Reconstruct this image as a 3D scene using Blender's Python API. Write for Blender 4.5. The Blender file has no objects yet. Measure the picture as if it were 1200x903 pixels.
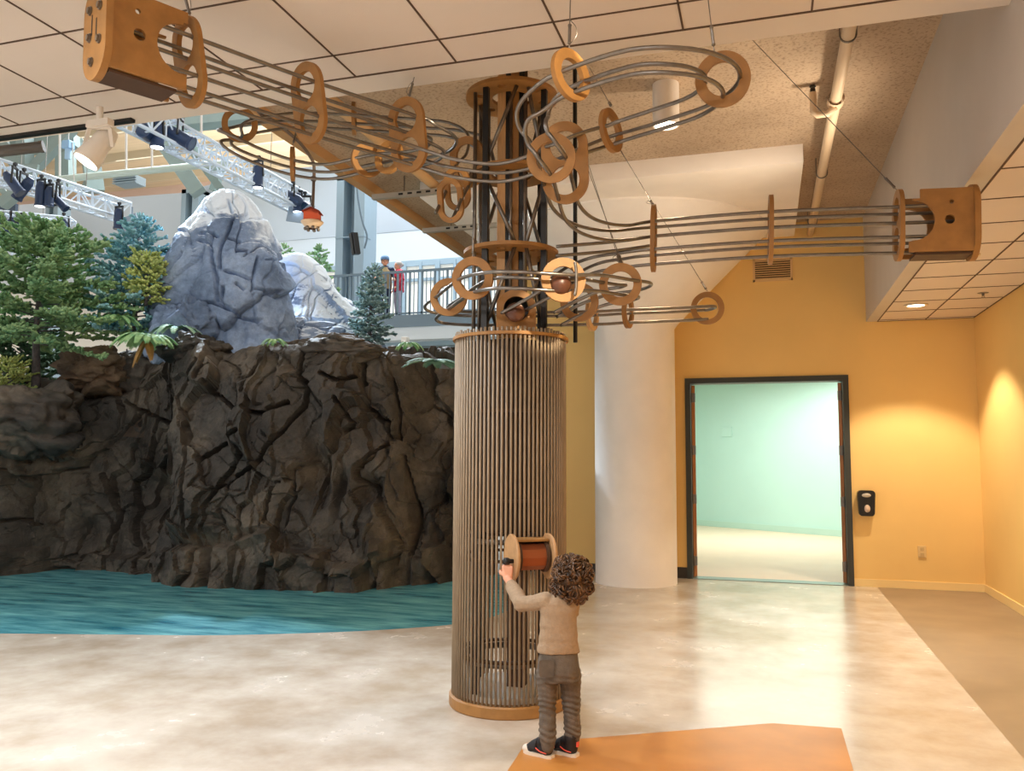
import bpy, bmesh, math, random
import numpy as np
from mathutils import Vector, Matrix, noise
PI = math.pi
random.seed(7)
sc = bpy.context.scene
C = sc.collection

# ------------------------------------------------------------------ camera
EYE = 1.45
FPX = 973.7
YAW, PITCH, ROLL = 0.297408, 0.0862351, 0.0048627
_cy, _sy, _cp, _sp = math.cos(YAW), math.sin(YAW), math.cos(PITCH), math.sin(PITCH)
_f = Vector((-_sy * _cp, _cy * _cp, _sp)); _r = Vector((_cy, _sy, 0)); _u = _r.cross(_f)
_cr, _sr = math.cos(ROLL), math.sin(ROLL)
CR = _cr * _r + _sr * _u; CU = -_sr * _r + _cr * _u; CF = _f
CAMP = Vector((0, 0, EYE))
cam_d = bpy.data.cameras.new('camera'); cam = bpy.data.objects.new('camera', cam_d); C.objects.link(cam)
m = Matrix((( CR.x, CU.x, -CF.x, 0), (CR.y, CU.y, -CF.y, 0), (CR.z, CU.z, -CF.z, EYE), (0, 0, 0, 1)))
cam.matrix_world = m
cam_d.sensor_width = 36; cam_d.lens = FPX / 1200 * 36; cam_d.clip_start = .05; cam_d.clip_end = 300
sc.camera = cam
HF = Vector((-_sy, _cy, 0)); HR = Vector((_cy, _sy, 0))      # horizontal forward / right of the view

def ray(x, y): return CF + CR * ((x - 600) / FPX) - CU * ((y - 451.5) / FPX)
def P(x, y, d): return CAMP + ray(x, y) * d                  # point at a measured distance
def PY(x, y, Y): r = ray(x, y); return CAMP + r * (Y / r.y)  # point on a plane of constant Y
def PZ(x, y, z): r = ray(x, y); return CAMP + r * ((z - EYE) / r.z)

def proj(p):
    v = Vector(p) - CAMP; w_ = v.dot(CF); return 600 + FPX * v.dot(CR) / w_, 451.5 - FPX * v.dot(CU) / w_
def seg_d(x, y, pl):
    best = 1e9
    for (x0, y0), (x1, y1) in zip(pl, pl[1:]):
        dx, dy = x1 - x0, y1 - y0; t = max(0, min(1, ((x - x0) * dx + (y - y0) * dy) / (dx * dx + dy * dy + 1e-9)))
        best = min(best, math.hypot(x - x0 - dx * t, y - y0 - dy * t))
    return best

# ------------------------------------------------------------------ materials
MATS = {}
def lin(c):
    return tuple((v / 12.92 if v <= .04045 else ((v + .055) / 1.055) ** 2.4) for v in [q / 255 for q in c])
def mat(name, rgb, rough=.6, metal=0, var=0, vscale=8, bump=0, bscale=40, rgb2=None, spec=.5, coat=0, stretch=None, detail=4):
    if name in MATS: return MATS[name]
    M = bpy.data.materials.new(name); M.use_nodes = True; MATS[name] = M
    N = M.node_tree.nodes; L = M.node_tree.links; b = N['Principled BSDF']
    c = (*lin(rgb), 1); b.inputs['Base Color'].default_value = c
    b.inputs['Roughness'].default_value = rough; b.inputs['Metallic'].default_value = metal
    b.inputs['Specular IOR Level'].default_value = spec
    if coat: b.inputs['Coat Weight'].default_value = coat; b.inputs['Coat Roughness'].default_value = .12
    tc = N.new('ShaderNodeTexCoord'); src = tc.outputs['Object']
    if stretch:
        mp = N.new('ShaderNodeMapping'); mp.inputs['Scale'].default_value = stretch
        L.new(src, mp.inputs['Vector']); src = mp.outputs['Vector']
    if var or rgb2:
        n = N.new('ShaderNodeTexNoise'); n.inputs['Scale'].default_value = vscale; n.inputs['Detail'].default_value = detail
        L.new(src, n.inputs['Vector'])
        rp = N.new('ShaderNodeValToRGB'); rp.color_ramp.elements[0].position = .33; rp.color_ramp.elements[1].position = .67
        c2 = lin(rgb2) if rgb2 else tuple(min(1, v * (1 + var)) for v in c[:3])
        c1 = c[:3] if rgb2 else tuple(v * (1 - var) for v in c[:3])
        rp.color_ramp.elements[0].color = (*c1, 1); rp.color_ramp.elements[1].color = (*c2, 1)
        L.new(n.outputs['Fac'], rp.inputs['Fac']); L.new(rp.outputs['Color'], b.inputs['Base Color'])
    if bump:
        n2 = N.new('ShaderNodeTexNoise'); n2.inputs['Scale'].default_value = bscale; n2.inputs['Detail'].default_value = 5
        L.new(src, n2.inputs['Vector'])
        bp = N.new('ShaderNodeBump'); bp.inputs['Strength'].default_value = bump; bp.inputs['Distance'].default_value = .02
        L.new(n2.outputs['Fac'], bp.inputs['Height']); L.new(bp.outputs['Normal'], b.inputs['Normal'])
    return M
def emit(name, rgb, s):
    if name in MATS: return MATS[name]
    M = bpy.data.materials.new(name); M.use_nodes = True; MATS[name] = M
    b = M.node_tree.nodes['Principled BSDF']; b.inputs['Base Color'].default_value = (*lin(rgb), 1)
    b.inputs['Emission Color'].default_value = (*lin(rgb), 1); b.inputs['Emission Strength'].default_value = s
    return M
def nodes(M): return M.node_tree.nodes, M.node_tree.links, M.node_tree.nodes['Principled BSDF']

mdf = mat('mdf_board', (160, 114, 60), .55, var=.12, vscale=14, detail=6)
mdf_dark = mat('mdf_board_dark', (78, 53, 34), .6, var=.15, vscale=9)
pale_mdf = mat('pale_mdf_board', (208, 166, 116), .5, var=.1, vscale=20, stretch=(6, 6, .6))
steel = mat('brushed_steel', (132, 126, 120), .3, metal=.85, var=.1, vscale=30)
black = mat('black_anodised', (16, 15, 15), .45)
dowel = mat('weathered_dowel', (152, 132, 108), .6, var=.22, vscale=9, stretch=(30, 30, 1.2), bump=.15)
copper = mat('copper_drum', (160, 92, 58), .35, metal=.6)
ball_m = mat('dark_ball', (92, 56, 40), .35, var=.2, vscale=30)
white_paint = mat('white_paint', (246, 240, 235), .7, var=.03, vscale=3, bump=.08, bscale=60)
tile_m = mat('acoustic_tile', (228, 216, 206), .85, var=.015, vscale=2, bump=.12, bscale=160)
gyp = mat('gypsum_trim', (226, 216, 206), .75, var=.015, vscale=2)
joint_m = mat('joint_shadow', (92, 72, 58), .8)  # joint strips coloured dark to stand for the shadow at the tile edges
yellow = mat('yellow_wall', (240, 202, 128), .62, var=.025, vscale=1.3, bump=.03, bscale=90)
mint = mat('mint_wall', (190, 227, 222), .7, var=.03, vscale=.8)
duct_white = mat('white_duct', (226, 220, 212), .65, var=.03, vscale=2)
dframe = mat('door_frame_charcoal', (52, 56, 54), .45)
wood = mat('door_wood', (176, 118, 74), .5, var=.15, vscale=6, stretch=(8, 8, .5))
hall_white = mat('hall_fabric', (218, 227, 236), .8, var=.02, vscale=.3)
hall_grey = mat('hall_blue_grey', (150, 170, 182), .55, var=.04, vscale=.7)
rail_grey = mat('railing_grey', (112, 132, 146), .5)
truss_m = mat('white_truss', (222, 234, 246), .45)
canister = mat('navy_lamp_can', (38, 58, 92), .4)
roof_m = mat('roof_deck', (206, 190, 160), .8, var=.06, vscale=.8, stretch=(.3, 6, 1))
steel_green = mat('roof_steel', (138, 154, 150), .6, var=.05, vscale=2)
pink_wall = mat('far_plaster', (214, 190, 176), .8, var=.05, vscale=.5)

# polished concrete floor
conc = mat('polished_concrete', (196, 178, 152), .3)
N, L, b = nodes(conc)
tc = N.new('ShaderNodeTexCoord')
n1 = N.new('ShaderNodeTexNoise'); n1.inputs['Scale'].default_value = 2.0; n1.inputs['Detail'].default_value = 9; n1.inputs['Roughness'].default_value = .6
n2 = N.new('ShaderNodeTexNoise'); n2.inputs['Scale'].default_value = 9; n2.inputs['Detail'].default_value = 8; n2.inputs['Roughness'].default_value = .7
L.new(tc.outputs['Object'], n1.inputs['Vector']); L.new(tc.outputs['Object'], n2.inputs['Vector'])
rp = N.new('ShaderNodeValToRGB'); rp.color_ramp.elements[0].position = .34; rp.color_ramp.elements[1].position = .62
rp.color_ramp.elements[0].color = (*lin((184, 168, 148)), 1); rp.color_ramp.elements[1].color = (*lin((208, 198, 184)), 1)
L.new(n1.outputs['Fac'], rp.inputs['Fac'])
mx = N.new('ShaderNodeMix'); mx.data_type = 'RGBA'; mx.blend_type = 'MULTIPLY'; mx.inputs['Factor'].default_value = .18
rp2 = N.new('ShaderNodeValToRGB'); rp2.color_ramp.elements[0].position = .3; rp2.color_ramp.elements[1].position = .7
rp2.color_ramp.elements[0].color = (.62, .58, .54, 1)
L.new(n2.outputs['Fac'], rp2.inputs['Fac']); L.new(rp.outputs['Color'], mx.inputs['A']); L.new(rp2.outputs['Color'], mx.inputs['B'])
L.new(mx.outputs['Result'], b.inputs['Base Color'])
mr = N.new('ShaderNodeMapRange'); mr.inputs['From Min'].default_value = .35; mr.inputs['From Max'].default_value = .65
mr.inputs['To Min'].default_value = .19; mr.inputs['To Max'].default_value = .28
L.new(n1.outputs['Fac'], mr.inputs['Value']); L.new(mr.outputs['Result'], b.inputs['Roughness'])
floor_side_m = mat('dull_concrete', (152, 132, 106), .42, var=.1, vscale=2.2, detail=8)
floor_orange = mat('ochre_stained_concrete', (190, 128, 62), .36, var=.13, vscale=2.6, detail=9)
mint_floor = mat('pale_floor', (226, 208, 184), .45, var=.03, vscale=2)

# rough sprayed concrete ceiling
spray = mat('sprayed_concrete', (214, 180, 140), .9)
N, L, b = nodes(spray)
tc = N.new('ShaderNodeTexCoord')
nz = N.new('ShaderNodeTexNoise'); nz.inputs['Scale'].default_value = 44; nz.inputs['Detail'].default_value = 6
big = N.new('ShaderNodeTexNoise'); big.inputs['Scale'].default_value = 1.2; big.inputs['Detail'].default_value = 4
L.new(tc.outputs['Object'], nz.inputs['Vector']); L.new(tc.outputs['Object'], big.inputs['Vector'])
rp = N.new('ShaderNodeValToRGB'); e = rp.color_ramp.elements
e[0].position = .32; e[0].color = (*lin((160, 138, 116)), 1); e[1].position = .48; e[1].color = (*lin((198, 176, 152)), 1)
rb = N.new('ShaderNodeValToRGB'); rb.color_ramp.elements[0].position = .3; rb.color_ramp.elements[0].color = (.72, .7, .68, 1); rb.color_ramp.elements[1].position = .65
L.new(nz.outputs['Fac'], rp.inputs['Fac']); L.new(big.outputs['Fac'], rb.inputs['Fac'])
mx = N.new('ShaderNodeMix'); mx.data_type = 'RGBA'; mx.blend_type = 'MULTIPLY'; mx.inputs['Factor'].default_value = 1
L.new(rp.outputs['Color'], mx.inputs['A']); L.new(rb.outputs['Color'], mx.inputs['B']); L.new(mx.outputs['Result'], b.inputs['Base Color'])
bp = N.new('ShaderNodeBump'); bp.inputs['Strength'].default_value = .4; bp.inputs['Distance'].default_value = .02
L.new(nz.outputs['Fac'], bp.inputs['Height']); L.new(bp.outputs['Normal'], b.inputs['Normal'])

# water
water = mat('pool_water', (34, 122, 142), .26, spec=.35)
N, L, b = nodes(water)
tc = N.new('ShaderNodeTexCoord'); mp = N.new('ShaderNodeMapping'); mp.inputs['Scale'].default_value = (.55, 2.6, 1); mp.inputs['Rotation'].default_value = (0, 0, .35)
nz = N.new('ShaderNodeTexNoise'); nz.inputs['Scale'].default_value = 2.6; nz.inputs['Detail'].default_value = 7; nz.inputs['Roughness'].default_value = .62
L.new(tc.outputs['Object'], mp.inputs['Vector']); L.new(mp.outputs['Vector'], nz.inputs['Vector'])
rp = N.new('ShaderNodeValToRGB'); e = rp.color_ramp.elements
e[0].position = .32; e[0].color = (*lin((22, 112, 136)), 1); e[1].position = .7; e[1].color = (*lin((128, 204, 212)), 1)
L.new(nz.outputs['Fac'], rp.inputs['Fac']); L.new(rp.outputs['Color'], b.inputs['Base Color'])
bp = N.new('ShaderNodeBump'); bp.inputs['Strength'].default_value = .35; bp.inputs['Distance'].default_value = .05
L.new(nz.outputs['Fac'], bp.inputs['Height']); L.new(bp.outputs['Normal'], b.inputs['Normal'])

def rock_mat(name, dark, mid, light, snow=None, rough=.8, crack=False):
    M = mat(name, mid, rough); N, L, b = nodes(M)
    tc = N.new('ShaderNodeTexCoord')
    a = N.new('ShaderNodeTexNoise'); a.inputs['Scale'].default_value = 1.3; a.inputs['Detail'].default_value = 8; a.inputs['Roughness'].default_value = .62
    c = N.new('ShaderNodeTexNoise'); c.inputs['Scale'].default_value = 11; c.inputs['Detail'].default_value = 8; c.inputs['Roughness'].default_value = .7
    L.new(tc.outputs['Object'], a.inputs['Vector']); L.new(tc.outputs['Object'], c.inputs['Vector'])
    rp = N.new('ShaderNodeValToRGB'); e = rp.color_ramp.elements
    e[0].position = .3; e[0].color = (*lin(dark), 1); e[1].position = .72; e[1].color = (*lin(light), 1)
    k = e.new(.5); k.color = (*lin(mid), 1)
    L.new(a.outputs['Fac'], rp.inputs['Fac'])
    r2 = N.new('ShaderNodeValToRGB'); r2.color_ramp.elements[0].position = .3; r2.color_ramp.elements[0].color = (.55, .55, .55, 1); r2.color_ramp.elements[1].position = .62
    L.new(c.outputs['Fac'], r2.inputs['Fac'])
    mx = N.new('ShaderNodeMix'); mx.data_type = 'RGBA'; mx.blend_type = 'MULTIPLY'; mx.inputs['Factor'].default_value = .8
    L.new(rp.outputs['Color'], mx.inputs['A']); L.new(r2.outputs['Color'], mx.inputs['B'])
    out = mx.outputs['Result']
    if snow:                                     # painted-on snow: on the tops and the upward faces
        z0, z1, w = snow
        sp = N.new('ShaderNodeSeparateXYZ'); L.new(tc.outputs['Object'], sp.inputs[0])
        m1 = N.new('ShaderNodeMapRange'); m1.inputs['From Min'].default_value = z0; m1.inputs['From Max'].default_value = z1
        L.new(sp.outputs['Z'], m1.inputs['Value'])
        g = N.new('ShaderNodeNewGeometry'); s2 = N.new('ShaderNodeSeparateXYZ'); L.new(g.outputs['Normal'], s2.inputs[0])
        m2 = N.new('ShaderNodeMapRange'); m2.inputs['From Min'].default_value = .35; m2.inputs['From Max'].default_value = .75; m2.inputs['To Max'].default_value = w
        L.new(s2.outputs['Z'], m2.inputs['Value'])
        ad = N.new('ShaderNodeMath'); ad.operation = 'ADD'; L.new(m1.outputs['Result'], ad.inputs[0]); L.new(m2.outputs['Result'], ad.inputs[1])
        a2 = N.new('ShaderNodeMath'); a2.operation = 'ADD'; L.new(ad.outputs[0], a2.inputs[0])
        nn = N.new('ShaderNodeMapRange'); nn.inputs['From Min'].default_value = .3; nn.inputs['From Max'].default_value = .7; nn.inputs['To Min'].default_value = -.35; nn.inputs['To Max'].default_value = .35
        L.new(a.outputs['Fac'], nn.inputs['Value']); L.new(nn.outputs['Result'], a2.inputs[1])
        th = N.new('ShaderNodeMapRange'); th.inputs['From Min'].default_value = .42; th.inputs['From Max'].default_value = .62
        L.new(a2.outputs[0], th.inputs['Value'])
        ms = N.new('ShaderNodeMix'); ms.data_type = 'RGBA'; L.new(th.outputs['Result'], ms.inputs['Factor'])
        L.new(out, ms.inputs['A']); ms.inputs['B'].default_value = (*lin((232, 243, 255)), 1); out = ms.outputs['Result']
    L.new(out, b.inputs['Base Color'])
    bp = N.new('ShaderNodeBump'); bp.inputs['Strength'].default_value = .55; bp.inputs['Distance'].default_value = .04
    L.new(c.outputs['Fac'], bp.inputs['Height']); L.new(bp.outputs['Normal'], b.inputs['Normal'])
    return M
cliff_m = rock_mat('brown_basalt', (38, 36, 35), (74, 68, 62), (124, 113, 99), rough=.6)
peak_m = rock_mat('grey_peak_rock', (92, 112, 142), (136, 158, 192), (178, 196, 224), snow=(4.15, 5.2, .3))
peak2_m = rock_mat('snowy_peak_rock', (110, 132, 166), (150, 172, 204), (190, 206, 228), snow=(3.2, 4.8, 1.0))
tanrock_m = rock_mat('tan_rock', (84, 70, 58), (128, 106, 84), (160, 136, 108))
bark = mat('bark', (92, 88, 92), .9, var=.3, vscale=20, bump=.4)
fir_m = mat('fir_needles', (92, 140, 98), .75, rgb2=(160, 190, 136), vscale=6)
spruce_m = mat('blue_spruce_needles', (84, 142, 156), .75, rgb2=(160, 208, 216), vscale=6)
snowfir_m = mat('frosted_needles', (70, 108, 112), .75, rgb2=(170, 200, 200), vscale=14)
lime_m = mat('yellow_green_needles', (148, 170, 96), .75, rgb2=(196, 206, 130), vscale=8)
fern_m = mat('fern_green', (110, 176, 120), .55, rgb2=(186, 222, 156), vscale=9)
fern_dead = mat('fern_brown', (168, 132, 76), .8, var=.2, vscale=12)

# ------------------------------------------------------------------ object helpers
def obj(name, bm, material, parent=None, smooth=False):
    if isinstance(bm, bmesh.types.BMesh):
        bmesh.ops.recalc_face_normals(bm, faces=bm.faces)
        me = bpy.data.meshes.new(name); bm.to_mesh(me); bm.free()
    else:
        me = bm; me.name = name
    for q in (material if isinstance(material, (list, tuple)) else [material]): me.materials.append(q)
    if smooth: me.polygons.foreach_set('use_smooth', [True] * len(me.polygons))
    o = bpy.data.objects.new(name, me); C.objects.link(o)
    if parent is not None:
        o.parent = parent
        o.matrix_parent_inverse = Matrix.Translation(-Vector(parent.location)) if parent.type == 'EMPTY' else Matrix.Identity(4)
    return o
def thing(name, label, cat, loc=(0, 0, 0), group=None):
    o = bpy.data.objects.new(name, None); C.objects.link(o); o.location = loc; o.empty_display_size = .1
    o['label'] = label; o['category'] = cat
    if group: o['group'] = group
    return o
def tag(o, label, cat, group=None, kind=None):
    o['label'] = label; o['category'] = cat
    if group: o['group'] = group
    if kind: o['kind'] = kind
    return o
def struct(name, bm, material, label=None, smooth=False, parent=None):
    o = obj(name, bm, material, parent, smooth)
    if parent is None:
        o['kind'] = 'structure'
        if label: o['label'] = label; o['category'] = name.split('_')[0]
    return o
def B(): return bmesh.new()
def box(bm, c, s, rot=None, bev=0):
    r = bmesh.ops.create_cube(bm, size=1)
    vs = r['verts']
    M = Matrix.Translation(Vector(c)) @ (rot.to_4x4() if rot is not None else Matrix.Identity(4)) @ Matrix.Diagonal((*s, 1))
    bmesh.ops.transform(bm, matrix=M, verts=vs)
    if bev:
        es = list({e for v in vs for e in v.link_edges})
        bmesh.ops.bevel(bm, geom=es, offset=bev, segments=2, affect='EDGES', profile=.5)
    return bm
def box2(bm, a, b, bev=0):
    a, b = Vector(a), Vector(b)
    return box(bm, (a + b) / 2, [abs(q) for q in (b - a)], bev=bev)
def frame(t, up=Vector((0, 0, 1))):
    t = Vector(t).normalized(); s = t.cross(up)
    if s.length < 1e-4: s = t.cross(Vector((0, 1, 0)))
    s.normalize(); u = s.cross(t).normalized()
    return t, s, u
def bar(bm, a, b, w, h=None):
    """rectangular bar from a to b"""
    a, b = Vector(a), Vector(b); h = h or w
    t, s, u = frame(b - a)
    vs = [bm.verts.new(p + s * (w / 2 * i) + u * (h / 2 * j)) for p in (a, b) for i, j in ((-1, -1), (1, -1), (1, 1), (-1, 1))]
    for k in range(4): bm.faces.new((vs[k], vs[(k + 1) % 4], vs[4 + (k + 1) % 4], vs[4 + k]))
    bm.faces.new(vs[:4][::-1]); bm.faces.new(vs[4:])
    return bm
def tube(bm, pts, r, seg=8, closed=False):
    pts = [Vector(p) for p in pts]; n = len(pts)
    rs = r if isinstance(r, (list, tuple)) else [r] * n
    rings = []; pu = None
    for i, p in enumerate(pts):
        if closed: t = pts[(i + 1) % n] - pts[i - 1]
        else: t = pts[min(i + 1, n - 1)] - pts[max(i - 1, 0)]
        if t.length < 1e-9: t = Vector((0, 0, 1))
        t.normalize()
        if pu is None:
            _, s, u = frame(t)
        else:
            u = (pu - t * pu.dot(t))
            u = u.normalized() if u.length > 1e-6 else frame(t)[2]
            s = t.cross(u)
        pu = u
        rings.append([bm.verts.new(p + (s * math.cos(2 * PI * k / seg) + u * math.sin(2 * PI * k / seg)) * rs[i]) for k in range(seg)])
    for i in range(n if closed else n - 1):
        a, b_ = rings[i], rings[(i + 1) % n]
        for k in range(seg): bm.faces.new((a[k], a[(k + 1) % seg], b_[(k + 1) % seg], b_[k]))
    if not closed:
        bm.faces.new(rings[0][::-1]); bm.faces.new(rings[-1])
    return bm
def cyl(bm, a, b, r, seg=20, r2=None): return tube(bm, [a, b], [r, r2 if r2 is not None else r], seg)
def lathe(bm, prof, c=(0, 0, 0), seg=48, axis=None):
    """profile (radius, height) turned about +Z at c; axis = matrix for another direction"""
    rings = []
    for rr, z in prof:
        ring = []
        for k in range(seg):
            v = Vector((rr * math.cos(2 * PI * k / seg), rr * math.sin(2 * PI * k / seg), z))
            if axis is not None: v = axis @ v
            ring.append(bm.verts.new(v + Vector(c)))
        rings.append(ring)
    for a, b_ in zip(rings, rings[1:]):
        for k in range(seg): bm.faces.new((a[k], a[(k + 1) % seg], b_[(k + 1) % seg], b_[k]))
    if prof[0][0] < .001: bm.faces.new(rings[0][::-1])
    if prof[-1][0] < .001: bm.faces.new(rings[-1])
    bmesh.ops.remove_doubles(bm, verts=bm.verts, dist=1e-6)
    return bm
def ball(bm, c, r, sc3=(1, 1, 1), seg=16, rot=None):
    q = bmesh.ops.create_uvsphere(bm, u_segments=seg, v_segments=max(8, seg * 2 // 3), radius=r)
    M = Matrix.Translation(Vector(c)) @ (rot.to_4x4() if rot is not None else Matrix.Identity(4)) @ Matrix.Diagonal((*sc3, 1))
    bmesh.ops.transform(bm, matrix=M, verts=q['verts']); return bm
def plate(bm, loops, o, ax, ay, th):
    """flat board: loops[0] outline, the others holes; o centre, ax/ay in-plane axes, th thickness along ax x ay"""
    ax, ay, o = Vector(ax).normalized(), Vector(ay).normalized(), Vector(o); n = ax.cross(ay).normalized()
    front, back, edges = [], [], []
    for lp in loops:
        f = [bm.verts.new(o + ax * x + ay * y + n * (th / 2)) for x, y in lp]
        k = [bm.verts.new(o + ax * x + ay * y - n * (th / 2)) for x, y in lp]
        front.append(f); back.append(k)
        for i in range(len(lp)):
            j = (i + 1) % len(lp)
            bm.faces.new((f[i], f[j], k[j], k[i]))
    for side in (front, back):
        es = []
        for lp in side:
            for i in range(len(lp)):
                e = bm.edges.get((lp[i], lp[(i + 1) % len(lp)])); es.append(e)
        bmesh.ops.triangle_fill(bm, use_beauty=True, use_dissolve=False, edges=es, normal=n)
    return bm
def circ(r, n=40, cx=0, cy=0): return [(cx + r * math.cos(2 * PI * k / n), cy + r * math.sin(2 * PI * k / n)) for k in range(n)]
def stadium(r, h, n=18):
    return [(r * math.cos(a), h + r * math.sin(a)) for a in [PI * k / n for k in range(n + 1)]] + \
           [(r * math.cos(a), -h + r * math.sin(a)) for a in [PI + PI * k / n for k in range(n + 1)]]
def spline(pts, n=10):
    pts = [Vector(p) for p in pts]; q = [2 * pts[0] - pts[1]] + pts + [2 * pts[-1] - pts[-2]]; out = []
    for i in range(1, len(q) - 2):
        for k in range(n):
            t = k / n; a, b_, c, d = q[i - 1], q[i], q[i + 1], q[i + 2]
            out.append(.5 * ((2 * b_) + (c - a) * t + (2 * a - 5 * b_ + 4 * c - d) * t * t + (3 * b_ - a - 3 * c + d) * t ** 3))
    out.append(pts[-1]); return out
def light(name, kind, loc, power, col=(1, 1, 1), size=1, size_y=None, target=None, spot=None, blend=.5):
    d = bpy.data.lights.new(name, kind); d.energy = power; d.color = col
    if kind == 'AREA':
        d.size = size
        if size_y: d.shape = 'RECTANGLE'; d.size_y = size_y
    elif kind in ('POINT', 'SPOT'): d.shadow_soft_size = size
    if kind == 'SPOT': d.spot_size = spot; d.spot_blend = blend
    o = bpy.data.objects.new(name, d); C.objects.link(o); o.location = loc
    if target is not None:
        o.rotation_euler = (Vector(target) - Vector(loc)).to_track_quat('-Z', 'Y').to_euler()
    return o

#@@SETTING
# ================================================================== the setting
WB, WR = 10.42, 2.27          # door wall (Y) and right wall (X)
edge = [(-16, 2.2), (-12, 3.6), (-9, 4.55), (-6.01, 5.4), (-5.14, 5.65), (-4.27, 5.91), (-3.41, 6.33), (-2.9, 6.68), (-2.6, 6.98), (-2.4, 7.5), (-2.45, 8.4), (-2.8, 9.6), (-3.3, 10.42)]
bm = B()
es = spline([(x, y, 0) for x, y in edge], 6)
loop = [bm.verts.new(p) for p in es] + [bm.verts.new(p) for p in ((-3.3, 10.5, 0), (1.165, 10.5, 0), (1.165, -8, 0), (-16, -8, 0))]
low = [bm.verts.new(v.co - Vector((0, 0, .12))) for v in loop]
f = bm.faces.new(loop)
for i in range(len(loop)):
    j = (i + 1) % len(loop); bm.faces.new((loop[i], low[i], low[j], loop[j]))
bmesh.ops.triangulate(bm, faces=[f])
struct('floor', bm, conc)
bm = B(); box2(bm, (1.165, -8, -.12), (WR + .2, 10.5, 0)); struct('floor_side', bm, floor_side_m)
bm = B()
po = [PZ(x, y, 0) for x, y in ((595, 903), (616, 871), (905, 847.5), (986, 853.5), (1000, 903))]
po = [Vector((p.x, p.y, 0)) for p in po]
po = po[:1] + po[1:4] + po[4:]
po[0] = po[1] + (po[0] - po[1]) * 5; po[4] = po[3] + (po[4] - po[3]) * 3
va = [bm.verts.new(p + Vector((0, 0, .003))) for p in po]; vb = [bm.verts.new(p + Vector((0, 0, -.01))) for p in po]
bm.faces.new(va)
for i in range(5): bm.faces.new((va[i], vb[i], vb[(i + 1) % 5], va[(i + 1) % 5]))
struct('floor_inlay', bm, floor_orange)
bm = B(); vs = [bm.verts.new(p) for p in ((-16, 1.5, -.035), (-2.3, 1.5, -.035), (-2.3, 10.4, -.035), (-16, 10.4, -.035))]; bm.faces.new(vs)
struct('pool_water', bm, water)
bm = B(); box2(bm, (-16, 10.4, -.2), (-3.3, 40, -.05)); box2(bm, (-40, -8, -.2), (-16, 40, -.05)); struct('floor_hall', bm, mat('hall_floor', (196, 190, 180), .5))

# door wall with its opening
DX0, DX1, DZ = -.955, .925, 2.43
bm = B()
box2(bm, (-3.3, WB, 0), (DX0, WB + .16, 4.3)); box2(bm, (DX1, WB, 0), (WR + .2, WB + .16, 4.3)); box2(bm, (DX0, WB, DZ), (DX1, WB + .16, 4.3))
struct('wall_back', bm, yellow)
bm = B(); box2(bm, (WR, -8, 0), (WR + .2, WB + .16, 4.3)); struct('wall_right', bm, yellow)
base_y = mat('cream_baseboard', (244, 214, 150), .5)
bm = B(); box2(bm, (DX1, WB - .015, 0), (WR, WB, .085)); struct('baseboard_back', bm, base_y)
bm = B(); box2(bm, (WR - .015, -8, 0), (WR, WB - .015, .085)); struct('baseboard_right', bm, base_y)
bm = B(); box2(bm, (-3.3, WB - .015, 0), (DX0, WB, .13)); struct('baseboard_left', bm, mat('dark_baseboard', (48, 42, 38), .5))
# door frame and its two open leaves
bm = B(); fw = .065
box2(bm, (DX0, WB - .03, 0), (DX0 + fw, WB + .19, DZ)); box2(bm, (DX1 - fw, WB - .03, 0), (DX1, WB + .19, DZ)); box2(bm, (DX0 + fw, WB - .03, DZ - fw), (DX1 - fw, WB + .19, DZ))
dr = struct('door_1', bm, dframe)
for sx, xx in ((-1, DX0 + fw), (1, DX1 - fw)):
    RD = Matrix.Translation((xx, WB + .12, 0)) @ Matrix.Rotation(math.radians(-32 * sx), 4, 'Z') @ Matrix.Translation((-xx, -WB - .12, 0))
    bm = B(); box2(bm, (xx - sx * .005, WB + .12, .01), (xx - sx * .05, WB + 1.02, DZ - fw - .01), bev=.003); bm.transform(RD)
    lf = struct('door_leaf', bm, wood, parent=dr)
    for z in (.2, .95, 1.55, 2.2):
        bm = B(); cyl(bm, (xx - sx * .012, WB + .11, z - .06), (xx - sx * .012, WB + .11, z + .06), .011, 10); box2(bm, (xx - sx * .01, WB + .107, z - .055), (xx - sx * .048, WB + .119, z + .055)); struct('hinge', bm, steel, parent=lf)
    bm = B(); box2(bm, (xx - sx * .05, WB + .7, 1.0), (xx - sx * .056, WB + .98, 1.1)); bar(bm, (xx - sx * .09, WB + .3, 1.02), (xx - sx * .09, WB + .95, 1.02), .03)
    for q in (.3, .95): bar(bm, (xx - sx * .05, WB + q, 1.02), (xx - sx * .1, WB + q, 1.02), .03)
    bm.transform(RD)
    struct('push_bar', bm, steel, parent=lf)
bm = B(); box2(bm, (DX0, WB - .02, -.005), (DX1, WB + .2, .006)); struct('trim_1', bm, mat('threshold_metal', (120, 140, 134), .35, metal=.5))
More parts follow.
